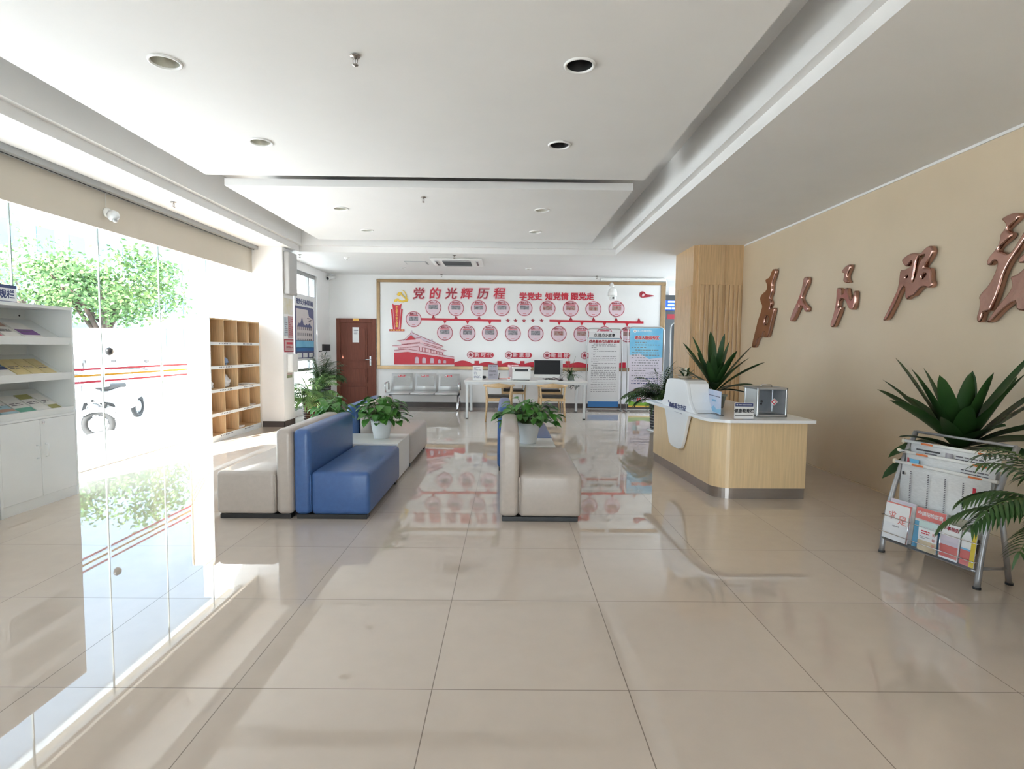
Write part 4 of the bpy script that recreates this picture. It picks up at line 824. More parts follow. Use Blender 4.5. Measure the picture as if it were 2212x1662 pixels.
dracaena('potted_dracaena', 'large dark broad-leaved dracaena in a dark pot behind the newspaper rack', (3.17, 3.84, 0), 5, dr2, 0.68, M_LEAFD, plain_pot(M_BLACK, 0.14, 0.18, 0.36), 'dracaenas', 1.5, 3.69)
palm('potted_palm', 'feathery palm at the right edge in front of the newspaper rack', (2.78, 2.60, 0), 17, 30, 0.57, 0.56, M_PALMD, 0.125, 1.0, 0.021, 1.7, 0.3, 1.3, plain_pot(M_BROWNPOT, 0.13, 0.16, 0.40), nlf=20, lim=(0, 3.69, 0, 99))
# ================================================================== white brochure cabinet by the glazing
CX = -3.95
def cabinet(y0, y1, label):
    r = thing('brochure_cabinet', label, 'cabinet', (CX-0.2, (y0+y1)/2, 0), 'white brochure cabinets'); xb = CX-0.42; t = 0.018
    b = MB(); b.box((xb, y0, 0.0), (CX, y0+t, 1.71), M_SHELF); b.box((xb, y1-t, 0), (CX, y1, 1.71), M_SHELF); b.box((xb, y0+t, 1.685), (CX, y1-t, 1.71), M_SHELF); b.box((xb, y0+t, 0), (xb+0.012, y1-t, 1.685), M_SHELF)
    b.box((xb+0.012, y0+t, 0.745), (CX-0.002, y1-t, 0.763), M_SHELF); b.box((CX-0.03, y0+t, 0.0), (CX-0.01, y1-t, 0.085), M_SHELF); b.box((CX-0.012, y0+t, 0.744), (CX-0.003, y1-t, 0.754), M_BLACK)  # black strip stands in for the shaded gap above the doors
    b.build('carcass', r)
    for z in (1.395, 1.085, 0.775):
        k = MB(); zf, zb = z, z+0.10
        k.prism([(CX-0.03, zf), (CX-0.36, zf+0.20), (CX-0.36, zf+0.185), (CX-0.03, zf-0.015)], (Vector((0, y0+t, 0)), X_, Z_), -(y1-y0-2*t), M_SHELF)
        k.prism([(CX-0.03, zf+0.045), (CX-0.002, zf+0.045), (CX-0.022, zf-0.02), (CX-0.04, zf-0.02)], (Vector((0, y0+t, 0)), X_, Z_), -(y1-y0-2*t), M_SHELF)
        k.build('sloped_shelf', r)
    ym = y0+(y1-y0)*0.5
    for a, c, hy in ((y0+t+0.002, ym-0.002, ym-0.045), (ym+0.002, y1-t-0.002, ym+0.045)):
        d = MB().box((CX-0.018, a, 0.088), (CX, c, 0.742), M_SHELF, 0.002, 1).build('door', r)
        MB(True).tube([(CX, hy, 0.42), (CX+0.028, hy, 0.425), (CX+0.028, hy, 0.525), (CX, hy, 0.53)], 0.005, M_SHELF, 8).build('door_handle', d)
        if c > ym+0.1: MB(True).lathe([(0.001, 0.006), (0.014, 0.005), (0.015, 0)], (CX, ym+0.03, 0.715), M_CHROME, 14, True, Matrix.Rotation(pi/2, 4, 'Y')).build('lock', d)
    k = MB(True)
    for yy in (y0+(y1-y0)*0.6, y0+(y1-y0)*0.9): k.lathe([(0.001, 0.004), (0.008, 0.003), (0.008, 0)], (xb+0.012, yy, 1.63), M_BLACK, 10, True, Matrix.Rotation(pi/2, 4, 'Y'))
    k.build('shelf_screws', r)
    return r
cabinet(4.30, 5.09, 'white cabinet with three sloped brochure shelves beside the glazing')
cabinet(3.49, 4.285, 'white cabinet cut off by the left picture edge, next to the brochure cabinet')
cabinet(2.68, 3.475, 'added white cabinet beyond the left picture edge, third in the row')  # unseen unit added to hold sun off the near floor
def brochure(i, row, y, w_, cols, label, dx=0.0, L=0.28):
    z = (1.395, 1.085, 0.775)[row]; s = 0.20/0.33; U = Y_; V = Vector((-1, 0, s)).normalized(); O = Vector((CX-0.040, y, z+0.006+0.010))
    f = (O, U, V); k = MB().rect(0, 0, w_-0.004, L, f, 0.010, cols[0], -0.008)
    for (a, c, m) in cols[1]: k.rect(0.0, a*L, w_-0.004, c*L, f, 0.0008, m, 0.002)
    lines(k, random.Random(i), 0.1*w_, 0.8*w_, 0.45*L, 0.62*L, 2, f, M_GINK, 0.0028, 0.35)
    o = k.build('brochure', None, origin=O+U*(w_/2)); tag(o, label, 'brochure', 'brochures on the sloped shelves')
PB = lambda n, c: mat(n, c, 0.4, noise=0.2, nscale=12)
P_RO, P_PU, P_YL, P_BU, P_LB, P_GN, P_OL, P_BR = PB('rose_print', (0.60, 0.22, 0.26)), PB('purple_print', (0.22, 0.08, 0.32)), PB('straw_print', (0.80, 0.66, 0.34)), PB('blue_cover_print', (0.06, 0.10, 0.26)), PB('light_blue_print', (0.45, 0.66, 0.74)), PB('sea_green_print', (0.16, 0.45, 0.34)), PB('olive_green_print', (0.42, 0.40, 0.14)), PB('clay_print', (0.58, 0.36, 0.28))
P_DG = PB('deep_green_print', (0.08, 0.28, 0.18))
W = mat('brochure_paper', (0.88, 0.86, 0.82), 0.4, noise=0.06, nscale=14)
brochure(1, 0, 4.36, 0.13, (W, [(0.0, 0.3, P_RO), (0.8, 1, P_LB)]), 'white brochure with rose foot and pale blue top, upper sloped shelf')
brochure(2, 0, 4.515, 0.16, (W, [(0.02, 0.15, P_BR), (0.75, 1, P_BR)]), 'white brochure with clay red bands, upper sloped shelf')
brochure(3, 0, 4.70, 0.18, (W, [(0.3, 0.62, P_PU)]), 'white brochure with a purple band, upper sloped shelf')
brochure(4, 1, 4.325, 0.09, (W, [(0, 0.9, P_OL)]), 'olive yellow brochure at the left of the middle sloped shelf')
brochure(5, 1, 4.43, 0.16, (W, [(0.45, 1, P_BU), (0.6, 0.85, P_LB)]), 'white brochure with dark blue picture, middle sloped shelf')
brochure(6, 1, 4.60, 0.14, (P_YL, []), 'straw yellow brochure right of the dark blue one')
brochure(7, 1, 4.745, 0.13, (P_YL, []), 'straw yellow brochure between two others, middle sloped shelf')
brochure(8, 1, 4.88, 0.12, (P_YL, []), 'straw yellow brochure at the right end, middle sloped shelf')
brochure(9, 2, 4.325, 0.10, (W, [(0, 0.4, P_DG)]), 'white brochure with deep green foot, bottom sloped shelf')
brochure(10, 2, 4.435, 0.15, (P_LB, [(0.25, 0.38, P_BR), (0.55, 0.95, W)]), 'light blue brochure with a clay red band, bottom sloped shelf')
brochure(11, 2, 4.595, 0.16, (W, [(0.0, 0.35, P_GN)]), 'white brochure with sea green foot, bottom sloped shelf')
brochure(12, 2, 4.765, 0.14, (W, [(0.75, 1, P_OL), (0.3, 0.5, W)]), 'white brochure with olive top edge, bottom sloped shelf')
brochure(13, 2, 4.915, 0.11, (W, [(0.05, 0.35, P_OL)]), 'white brochure with olive foot at the right end, bottom sloped shelf')
sg = thing('desk_sign', 'white sign with navy header on top of the brochure cabinet', 'sign', (-4.2, 4.62, 1.71), 'navy headed desk signs')
fs_ = FXp(-4.20)
MB().rect(4.36, 1.728, 4.815, 1.872, fs_, 0.006, M_PAPER, -0.006).box((-4.26, 4.36, 1.71), (-4.15, 4.815, 1.728), M_SHELF).build('sign_board', sg)
MB().rect(4.36, 1.845, 4.815, 1.872, fs_, 0.001, M_NAVY).rect(4.36, 1.728, 4.815, 1.737, fs_, 0.001, M_NAVY).build('sign_header', sg)
text('法律法规栏', 0.078, 4.60, 1.79, fs_, M_NAVY, 'sign_lettering', sg, 0.001, 0, 0.002)
# ================================================================== wooden pigeonhole bookcase
bk = thing('pigeonhole_bookcase', 'light wood open bookcase with pigeonholes and white label strips against the glass', 'bookcase', (-4.34, 8.61, 0))
BX, BB, by0, by1 = -4.18, -4.50, 7.83, 9.40
b = MB(); b.box((BB, by0, 0), (BX, by0+0.018, 1.775), M_OAK); b.box((BB, by1-0.018, 0), (BX, by1, 1.775), M_OAK); b.box((BB+0.0005, by0+0.018, 1.757), (BX-0.0005, by1-0.018, 1.7745), M_OAK); b.box((BB, by0+0.018, 0.01), (BB+0.012, by1-0.018, 1.757), M_OAK)
b.box((BX-0.002, by0, 0.0), (BX+0.004, by0+0.018, 1.775), M_SHELF); b.box((BX-0.002, by1-0.018, 0), (BX+0.004, by1, 1.775), M_SHELF); b.build('carcass', bk)
zs = [0.085, 0.405, 0.75, 1.085, 1.43]; rgl = random.Random(4)
for i, z in enumerate(zs):
    s = MB().box((BB+0.012, by0+0.018, z-0.018), (BX-0.002, by1-0.018, z), M_OAK).build('shelf', bk)
    k = MB(); k.box((BX-0.002, by0+0.018, z-0.045 if i else 0.0), (BX+0.004, by1-0.018, z), M_SHELF)
    fl2 = FXp(BX+0.004)
    for a, c in ((by0+0.25, by0+0.62), (by0+0.98, by0+1.30)):
        n = 8
        for j in range(n): yy = a+(c-a)*j/n; k.rect(yy, z-0.030, yy+0.022, z-0.012, fl2, 0.0006, M_GINK)
    k.build('label_strip', bk)
for i, z in enumerate(zs):
    z1 = zs[i+1]-0.018 if i < 4 else 1.757
    for yy in ((by0+0.40, by0+0.80, by0+1.18) if i in (1, 4) else (by0+0.40, by0+0.80)): MB().box((BB+0.012, yy-0.009, z), (BX-0.004, yy+0.009, z1), M_OAK).build('divider', bk)
M_BAG = mat('white_plastic_bag', (0.72, 0.73, 0.75), 0.35, noise=0.1, nscale=10, bump=0.6, bscale=18)
def blob(name, c, r, m, label, cat, seed):
    q = bmesh.new(); bmesh.ops.create_icosphere(q, subdivisions=4, radius=1); rg = random.Random(seed); ph = [rg.uniform(0, 6) for _ in range(6)]
    for v in q.verts:
        p = v.co.copy(); k = 1+0.10*sin(5*p.x+ph[0])*cos(4*p.y+ph[1])+0.06*sin(9*p.z+ph[2]+3*p.x)+0.03*sin(17*p.y+ph[3]); v.co = Vector((p.x*r[0]*k, p.y*r[1]*k, max(p.z*k, -0.75)*r[2]))
    zmin = min(v.co.z for v in q.verts); mb = MB(True); mb.bm(q, m, Matrix.Translation((c[0], c[1], c[2]-zmin)), True); o = mb.build(name, None, origin=c); return tag(o, label, cat)
blob('plastic_bag', (-4.33, 8.43, 0.75), (0.11, 0.15, 0.11), M_BAG, 'white stuffed plastic bag in the middle row of the bookcase', 'bag', 1)
blob('plastic_bag', (-4.33, 8.42, 1.085), (0.10, 0.10, 0.07), mat('blue_plastic_bag', (0.25, 0.38, 0.62), 0.4, noise=0.2, nscale=10, bump=0.5, bscale=18), 'small blue bag in the second row of the bookcase', 'bag', 2)
blob('plastic_bag', (-4.33, 7.98, 0.75), (0.10, 0.09, 0.08), M_BAG, 'white bag at the left end of the middle row of the bookcase', 'bag', 3)
def papers(y0, y1, z, n, label, seed):
    rg = random.Random(seed)
    for i in range(n):
        O = Vector((-4.33+rg.uniform(-.01, .01), (y0+y1)/2+rg.uniform(-.01, .01), z+i*0.009)); o = MB().box(O+Vector((-0.10, (y0-y1)/2, 0)), O+Vector((0.11, (y1-y0)/2, 0.0085)), M_PAPER).build('paper_stack', None, origin=O); tag(o, label[i], 'papers', 'papers in the bookcase')
papers(8.70, 8.95, 0.75, 1, ['thin white papers at the left of the wide middle hole of the bookcase'], 1)
papers(9.02, 9.33, 0.75, 2, ['white paper pile in the right part of the wide middle hole, lower layer', 'white paper pile in the right part of the wide middle hole, top layer'], 2)
papers(8.70, 8.90, 0.085, 3, ['lowest layer of the white papers in the bottom hole', 'middle layer of the white papers in the bottom hole', 'top layer of the white papers in the bottom hole'], 3)
papers(9.10, 9.32, 0.405, 1, ['white papers in the right small hole of the fourth row'], 4)
# ================================================================== things on the pillar's side and the left wall
PX = -3.80; fp = FXp(PX)
k = MB(True).box((PX-0.0, 9.50, 2.26), (PX+0.10, 9.86, 2.98), mat('grey_plastic_case', (0.46, 0.45, 0.44), 0.5, noise=0.04, nscale=6), 0.02, 3).build('wall_unit', None, origin=(PX, 9.68, 2.26)); tag(k, 'tall grey boxy unit mounted high on the white pillar', 'wall unit')
def flat(name, label, cat, y0, z0, y1, z1, m, extra=None, t=0.006):
    r = MB().rect(y0, z0, y1, z1, fp, t, m)
    if extra: extra(r)
    o = r.build(name, None, origin=(PX, (y0+y1)/2, z0)); return tag(o, label, cat)
M_CREAM = mat('cream_poster', (0.72, 0.66, 0.46), 0.5, noise=0.5, nscale=9, col2=(0.76, 0.74, 0.70))
flat('wall_poster', 'cream and yellow poster high on the pillar side below the grey unit', 'poster', 9.50, 1.93, 9.86, 2.20, M_CREAM)
flat('notice_sheet', 'long pink notice sheet on the pillar side below the cream poster', 'notice', 9.66, 1.52, 9.87, 1.90, mat('pink_sheet', (0.58, 0.36, 0.36), 0.5, noise=0.15, nscale=6), lambda r: lines(r, random.Random(8), 9.68, 9.86, 1.56, 1.87, 9, fp, M_CRIM, 0.006, 0.35))
flat('notice_sheet', 'pale blue and white notice sheet beside the long pink one', 'notice', 9.49, 1.55, 9.64, 1.88, mat('pale_blue_sheet', (0.55, 0.62, 0.68), 0.4, noise=0.3, nscale=8), lambda r: lines(r, random.Random(9), 9.50, 9.62, 1.6, 1.8, 6, fp, M_GINK, 0.006, 0.35))
flat('framed_certificate', 'red framed certificate on the pillar side', 'certificate', 9.48, 1.28, 9.88, 1.50, M_CRIM, lambda r: (r.rect(9.50, 1.30, 9.86, 1.48, fp, 0.010, mat('pink_paper', (0.66, 0.48, 0.46), 0.4, noise=0.1, nscale=8)), r.rect(9.56, 1.41, 9.82, 1.45, fp, 0.011, M_RED), lines(r, random.Random(3), 9.55, 9.82, 1.32, 1.39, 3, fp, M_CRIM, 0.010)), 0.008)
k = MB(True).box((PX, 9.58, 0.93), (PX+0.10, 9.86, 1.25), M_WHITE, 0.025, 4).build('sanitizer_dispenser', None, origin=(PX, 9.72, 0.93)); tag(k, 'white dispenser box with rounded corners on the pillar side', 'dispenser')
flat('small_label', 'small green and pink label below the white dispenser', 'label', 9.58, 0.83, 9.80, 0.91, mat('pale_green_label', (0.40, 0.44, 0.26), 0.5, noise=0.4, nscale=9), lambda r: r.rect(9.58, 0.885, 9.80, 0.91, fp, 0.007, mat('pink_paper', (0.6, 0.4, 0.4))))
NX = -4.06; fn = FXp(NX)
nb = thing('notice_board', 'white notice board with dark blue frame and building picture before the small window', 'notice board', (NX, 11.22, 1.09))
MB().rect(10.64, 1.09, 11.80, 2.40, fn, 0.03, M_PAPER, -0.03).build('board_panel', nb)
M_IND = mat('indigo_print', (0.10, 0.11, 0.24), 0.5, noise=0.1, nscale=6); M_PBG = mat('pinkish_grey_print', (0.66, 0.60, 0.60), 0.5, noise=0.05, nscale=6)
shape('board_border', [[(10.66, 1.14), (11.62, 1.14), (11.68, 1.18), (11.68, 2.12), (11.62, 2.16), (10.66, 2.16)], [(10.70, 1.50), (10.70, 2.11), (11.34, 2.11), (11.40, 1.98), (11.60, 1.94), (11.64, 1.90), (11.64, 1.50)]], fn, 0.003, M_IND, nb)
MB().prism([(10.70, 1.50), (11.64, 1.50), (11.64, 1.94), (11.40, 1.98), (11.34, 2.11), (10.70, 2.11)], fn, 0.002, M_PBG).build('board_picture', nb)
shape('picture_hills', [[(10.75, 1.76), (10.85, 1.84), (10.92, 1.82), (11.02, 1.95), (11.10, 1.81), (11.2, 1.80), (11.26, 1.83), (11.34, 1.80), (11.42, 1.85), (11.58, 1.76)]], fn, 0.002, M_IND, nb, 0.002)
k = MB()
for r_ in range(3):
    for c_ in range(8): k.rect(10.78+c_*0.10, 1.70-r_*0.115, 10.83+c_*0.10, 1.76-r_*0.115+0.0, fn, 0.002, M_GINK, 0.002)
k.rect(10.70, 1.35, 11.66, 1.49, fn, 0.002, M_SKYB, 0.003); k.rect(10.70, 1.28, 11.66, 1.36, fn, 0.002, M_BLUEP, 0.003)
for a in (10.75, 11.05, 11.38): k.rect(a, 1.16, a+0.24, 1.25, fn, 0.002, M_PAPER, 0.003)
for a, z_ in ((11.30, 1.93), (11.44, 1.90), (11.38, 1.88)): k.rect(a, z_, a+0.12, z_+0.02, fn, 0.002, M_GINK, 0.002)
k.build('picture_print', nb)
for i, ch in enumerate('政务公开办事指南'): text(ch, 0.115, 10.78+i*0.115, 2.245, fn, M_NAVY, 'board_lettering', nb, 0.003, 0, 0.003)
fw = FXp(XLF)
k = MB().rect(12.40, 1.28, 12.88, 1.43, fw, 0.03, M_BLACK).rect(12.45, 1.30, 12.83, 1.41, fw, 0.031, M_SCREEN).build('attendance_terminal', None, origin=(XLF, 12.64, 1.28)); tag(k, 'black wall terminal beside the timber door', 'terminal')
k = MB(True); k.tube([(XLF+0.012, 12.70, 1.28), (XLF+0.015, 12.68, 1.16), (XLF+0.012, 12.5, 1.14), (XLF+0.012, 12.35, 1.20)], 0.004, M_GREYM, 6); k.tube([(XLF+0.012, 12.35+0.05*cos(a), 1.18+0.05*sin(a)) for a in [i*0.5 for i in range(13)]], 0.004, M_GREYM, 6); k.tube([(XLF+0.012, 12.38, 1.13), (XLF+0.012, 12.33, 1.0), (XLF+0.012, 12.28, 0.90)], 0.004, M_WHITE, 6)
o = k.build('loose_cable', None, origin=(XLF, 12.4, 1.1)); tag(o, 'thin coiled cable hanging on the wall below the black terminal', 'cable')
k = MB().rect(12.18, 1.265, 12.32, 1.285, fw, 0.025, M_BLACK).build('door_sensor', None, origin=(XLF, 12.25, 1.265)); tag(k, 'small black bar device left of the black terminal', 'device')
# ================================================================== steel waiting bench
bn = thing('waiting_bench', 'three-seat perforated steel waiting bench against the back wall', 'bench', (-1.87, 12.5, 0))
M_HOLE = mat('bench_perforated_field', (0.50, 0.50, 0.49), 0.4, metal=0.25, noise=0.5, nscale=260)
for i in range(3):
    x0 = -2.66+i*0.535; x1 = x0+0.50
    cz = [(12.12, 0.355), (12.13, 0.375), (12.20, 0.385), (12.40, 0.372), (12.56, 0.375), (12.62, 0.40), (12.66, 0.50), (12.72, 0.785)]
    def sheet(t, m, xa, xb, off):
        mb = MB(True); vs = []
        for y, z in cz[t[0]:t[1]]: vs += [(xa, y-off*0.8, z+off), (xb, y-off*0.8, z+off)]
        mb.add(vs, [(2*j, 2*j+1, 2*j+3, 2*j+2) for j in range(t[1]-t[0]-1)], m, True); return mb
    o = sheet((0, 6), M_BENCH, x0, x1, 0).build('seat', bn, recalc=False); md = o.modifiers.new('thick', 'SOLIDIFY'); md.thickness = 0.012; md.offset = 0
    o = sheet((5, 8), M_BENCH, x0+0.01, x1-0.01, 0).build('backrest', bn, recalc=False); md = o.modifiers.new('thick', 'SOLIDIFY'); md.thickness = 0.012; md.offset = 0
    k = MB(); fbk = (Vector((0, 12.648, 0.49)), X_, Vector((0, 0.06, 0.285)).normalized()); k.rect(x0+0.055, 0.02, x1-0.055, 0.235, fbk, 0.004, M_HOLE); k.build('perforated_field', o)
    k = MB(); k.prism(rrect(x0+0.15, 0.222, x0+0.32, 0.272, 0.012), fbk, 0.006, M_PINK).prism(rrect(x0+0.154, 0.226, x0+0.316, 0.268, 0.010), fbk, 0.0065, M_RED); k.build('sticker', o, 'red heart sticker')
    shape('sticker_heart', [chaikin([(x0+0.185, 0.228), (x0+0.155, 0.256), (x0+0.165, 0.272), (x0+0.185, 0.262), (x0+0.205, 0.272), (x0+0.215, 0.256)], 2)], fbk, 0.002, M_PAPER, o, 0.0066)
    text('爱心', 0.036, x0+0.265, 0.247, fbk, M_PAPER, 'sticker_lettering', o, 0.001, 0.0066, 0.001)
MB().box((-2.66, 12.38, 0.315), (-1.08, 12.44, 0.36), M_GREYM, 0.006).build('beam', bn)
for x in (-2.62, -1.10):
    MB(True).tube([(x, 12.40, 0.33), (x, 12.30, 0.20), (x, 12.16, 0.015)], [0.03, 0.028, 0.022], M_CHROME, 12).tube([(x, 12.42, 0.33), (x, 12.58, 0.20), (x, 12.78, 0.015)], [0.03, 0.028, 0.022], M_CHROME, 12).build('leg', bn)
for x in (-2.70, -1.10, -1.075):
    if x == -1.10: continue
    MB(True).tube([(x, 12.62, 0.42), (x, 12.62, 0.56), (x, 12.55, 0.60), (x, 12.25, 0.585), (x, 12.21, 0.54), (x, 12.30, 0.40), (x, 12.40, 0.35)], 0.016, M_CHROME, 12).build('armrest', bn)
# ================================================================== long white desk, chairs and desk things
DX0, DX1, DY0, DY1, DZ_ = -0.85, 1.56, 10.78, 12.12, 0.752
dk = thing('long_desk', 'long white desk with square steel legs before the mural', 'desk', (0.35, 11.45, 0))
MB().box((DX0, DY0, DZ_-0.025), (DX1, DY1, DZ_), M_WHITE, 0.003, 1).build('desk_top', dk)
k = MB(); k.box((DX0+0.02, DY0+0.01, DZ_-0.075), (DX1-0.02, DY0+0.05, DZ_-0.025), M_POT); k.box((DX0+0.02, DY1-0.05, DZ_-0.075), (DX1-0.02, DY1-0.01, DZ_-0.025), M_POT); k.box((DX0+0.02, DY0+0.05, DZ_-0.075), (DX0+0.06, DY1-0.05, DZ_-0.025), M_POT); k.box((DX1-0.06, DY0+0.05, DZ_-0.075), (DX1-0.02, DY1-0.05, DZ_-0.025), M_POT); k.build('apron', dk)
for x in (DX0+0.035, DX1-0.085):
    for y in (DY0+0.012, DY1-0.062):
        l = MB().box((x, y, 0.02), (x+0.05, y+0.05, DZ_-0.03), M_POT, 0.003, 1).build('leg', dk); MB().box((x+0.002, y+0.002, 0), (x+0.048, y+0.048, 0.02), M_BLACK).build('foot', l)
MB().box((0.335, DY1-0.052, 0.10), (0.385, DY1-0.012, DZ_-0.06), M_POT).build('cable_post', dk)
def chair():
    r = thing('elbow_chair', 'x', 'chair', (0, 0, 0), 'elbow chairs at the desk')
    for sx in (-1, 1):
        MB(True).tube([(sx*0.245, -0.27, 0), (sx*0.222, -0.225, 0.30), (sx*0.215, -0.21, 0.46), (sx*0.235, -0.215, 0.675)], [0.012, 0.018, 0.019, 0.013], M_CHAIR, 12).build('leg', r)
        MB(True).tube([(sx*0.255, 0.26, 0), (sx*0.245, 0.235, 0.42), (sx*0.262, 0.16, 0.655)], [0.012, 0.018, 0.013], M_CHAIR, 12).build('leg', r)
    k = MB(True)
    n = 28; vs = []
    for i in range(n+1):
        a = pi+pi*i/n; t = abs(i/n-0.5)*2
        x = 0.275*cos(a)*1.0; y = -0.02+0.235*sin(a) if t < 0.86 else -0.02+0.235*sin(a)+0.0
        if t > 0.98: y = 0.17
        hh = 0.012+0.034*(1-t)**1.2; th = 0.014+0.012*t; z = 0.672+0.012*(1-t)
        nrm = Vector((cos(a), sin(a), 0))
        for (q, zz) in ((-th/1.0, -hh), (th/1.0, -hh), (th/1.0, hh), (-th/1.0, hh)): vs.append(Vector((x, y, z+zz))+nrm*q)
    fs = [(4*i+j, 4*i+(j+1) % 4, 4*i+4+(j+1) % 4, 4*i+4+j) for i in range(n) for j in range(4)]+[(0, 1, 2, 3), (4*n+3, 4*n+2, 4*n+1, 4*n)]
    k.add(vs, fs, M_CHAIR, True); o = k.build('back_rail', r); md = o.modifiers.new('round', 'BEVEL'); md.width = 0.006; md.segments = 2; md.limit_method = 'ANGLE'
    k = MB(True); k.box((-0.215, -0.225, 0.385), (0.215, -0.195, 0.445), M_CHAIR, 0.008); k.box((-0.235, 0.215, 0.385), (0.235, 0.245, 0.445), M_CHAIR, 0.008)
    for sx in (-1, 1): k.box((sx*0.232-0.012, -0.21, 0.387), (sx*0.232+0.012, 0.23, 0.443), M_CHAIR, 0.006)
    k.build('seat_frame', r)
    MB(True).box((-0.225, -0.205, 0.440), (0.225, 0.225, 0.485), M_DARK, 0.018, 4).build('seat', r)
    return r
c0 = chair()
place(c0, (-0.165, 10.60, 0), 0, 'left of the two near wooden elbow chairs with its back to the camera')
place(copy_tree(c0), (0.86, 10.68, 0), -0.03, 'right of the two near wooden elbow chairs with its back to the camera')
place(copy_tree(c0), (0.13, 12.28, 0), pi, 'wooden elbow chair on the far side of the desk, behind the left near chair')
place(copy_tree(c0), (0.93, 12.28, 0), pi, 'wooden elbow chair on the far side of the desk, behind the right near chair')
bag = blob('seat_bag', (0.02, 12.30, 0.487), (0.10, 0.08, 0.09), mat('dusty_pink_cloth', (0.42, 0.31, 0.29), 0.8, noise=0.2, nscale=12, bump=0.4, bscale=20), 'small dusty pink bag on the seat of the far left chair', 'bag', 6)
def stand_sign(x0, x1, y, z0, z1, label, m, seed):
    r = thing('desk_notice_stand', label, 'notice stand', ((x0+x1)/2, y, DZ_), 'acrylic notices on the desk'); f = FY(y)
    MB().rect(x0, z0, x1, z1, f, 0.005, m).box((x0, y, DZ_), (x1, y+0.09, DZ_+0.006), M_ACRYL).build('notice_panel', r)
    k = MB(); k.rect(x0, z1-0.012, x1, z1, f, 0.006, M_GINK); lines(k, random.Random(seed), x0+0.025, x1-0.025, z0+0.03, z1-0.03, 9, f, M_GINK if seed > 1 else M_NAVY, 0.005, 0.3, 0.0008, 0.5); k.build('notice_print', r); return r
def dp(px, py, z=DZ_): return atZ(px, py, z)
q0, q1 = atY(1021, 818, 10.95), atY(1042.5, 818, 10.95)
stand_sign(q0.x, q1.x, 10.95, DZ_, DZ_+0.29, 'white notice stand at the left end of the desk', M_PAPER, 1)
q0, q1 = atY(1054, 817, 11.3), atY(1075, 817, 11.3)
stand_sign(q0.x, q1.x, 11.3, DZ_, DZ_+0.30, 'greyish notice stand second from the left on the desk', mat('lilac_grey_sheet', (0.50, 0.48, 0.56), 0.5, noise=0.08, nscale=8), 5)
o = MB(True).box((-0.58, 11.5, DZ_), (-0.45, 11.56, DZ_+0.055), M_BLACK, 0.02, 3).build('stapler', None, origin=(-0.51, 11.53, DZ_)); tag(o, 'small black stapler between the two desk notice stands', 'stapler')
k = MB(); q = atY(1077, 818, 11.25); k.box((q.x-0.012, 11.24, DZ_), (q.x+0.012, 11.30, DZ_+0.02), M_BLACK); k.tube([(q.x, 11.27, DZ_), (q.x+0.012, 11.27, DZ_+0.13)], 0.006, M_BLACK, 8); o = k.build('desk_pen', None, origin=(q.x, 11.27, DZ_)); tag(o, 'black desk pen in a holder right of the grey notice stand', 'pen')
q = atY(1088, 817, 11.4); o = MB().box((q.x-0.11, 11.3, DZ_), (q.x+0.09, 11.52, DZ_+0.02), M_REDP).box((q.x-0.09, 11.31, DZ_+0.02), (q.x+0.10, 11.5, DZ_+0.035), M_PAPER).build('booklet_pile', None, origin=(q.x, 11.4, DZ_)); tag(o, 'flat pile of red and white booklets on the desk', 'booklets')
q = atY(1100, 815, 11.1); tb = thing('tissue_box', 'white tissue box with red print beside the printer', 'tissue box', (q.x, 11.1, DZ_)); MB().box((q.x-0.045, 11.04, DZ_), (q.x+0.04, 11.16, DZ_+0.06), M_PAPER, 0.004).build('carton', tb); k = MB(); fq2 = FY(11.04); k.rect(q.x-0.03, DZ_+0.025, q.x+0.02, DZ_+0.05, fq2, 0.001, M_REDP); k.build('carton_print', tb)
q = atY(1101, 800, 11.45); fo = thing('document_rack', 'clear plastic document rack with pink papers behind the printer', 'document rack', (q.x, 11.45, DZ_))
MB().box((q.x-0.04, 11.40, DZ_), (q.x+0.18, 11.44, DZ_+0.29), M_ACRYL).build('rack_body', fo); MB().box((q.x-0.02, 11.405, DZ_+0.02), (q.x+0.16, 11.43, DZ_+0.25), mat('pink_paper', (0.66, 0.48, 0.46), 0.5, noise=0.1, nscale=8)).build('papers', fo)
q0, q1 = atY(1107, 815, 11.0), atY(1146, 815, 11.0)
pr = thing('printer', 'white desktop printer on the desk with a dark paper slot', 'printer', ((q0.x+q1.x)/2, 11.2, DZ_))
MB().box((q0.x, 11.0, DZ_+0.01), (q1.x, 11.38, DZ_+0.175), M_WHITE, 0.012, 3).box((q0.x+0.02, 11.01, DZ_), (q1.x-0.02, 11.36, DZ_+0.012), M_BLACK).build('printer_body', pr)
MB().box((q0.x-0.01, 11.0, DZ_+0.225), (q1.x+0.015, 11.40, DZ_+0.26), M_WHITE, 0.010, 3).box((q0.x, 11.02, DZ_+0.175), (q0.x+0.05, 11.38, DZ_+0.226), M_WHITE).box((q1.x-0.05, 11.02, DZ_+0.175), (q1.x, 11.38, DZ_+0.226), M_WHITE).build('scanner_lid', pr)
MB().box((q0.x+0.05, 11.06, DZ_+0.175), (q1.x-0.05, 11.36, DZ_+0.222), M_BLACK).build('paper_slot', pr)
q0, q1 = atY(1153.5, 800, 11.15), atY(1210, 800, 11.15)
mo = thing('computer_monitor', 'all-in-one computer with dark screen and white chin on the desk', 'monitor', ((q0.x+q1.x)/2, 11.2, DZ_))
MB().box((q0.x, 11.15, DZ_+0.045), (q1.x, 11.175, DZ_+0.40), M_WHITE, 0.006).build('monitor_body', mo); MB().rect(q0.x+0.003, DZ_+0.115, q1.x-0.003, DZ_+0.398, FY(11.15), 0.003, M_SCREEN).build('screen', mo)
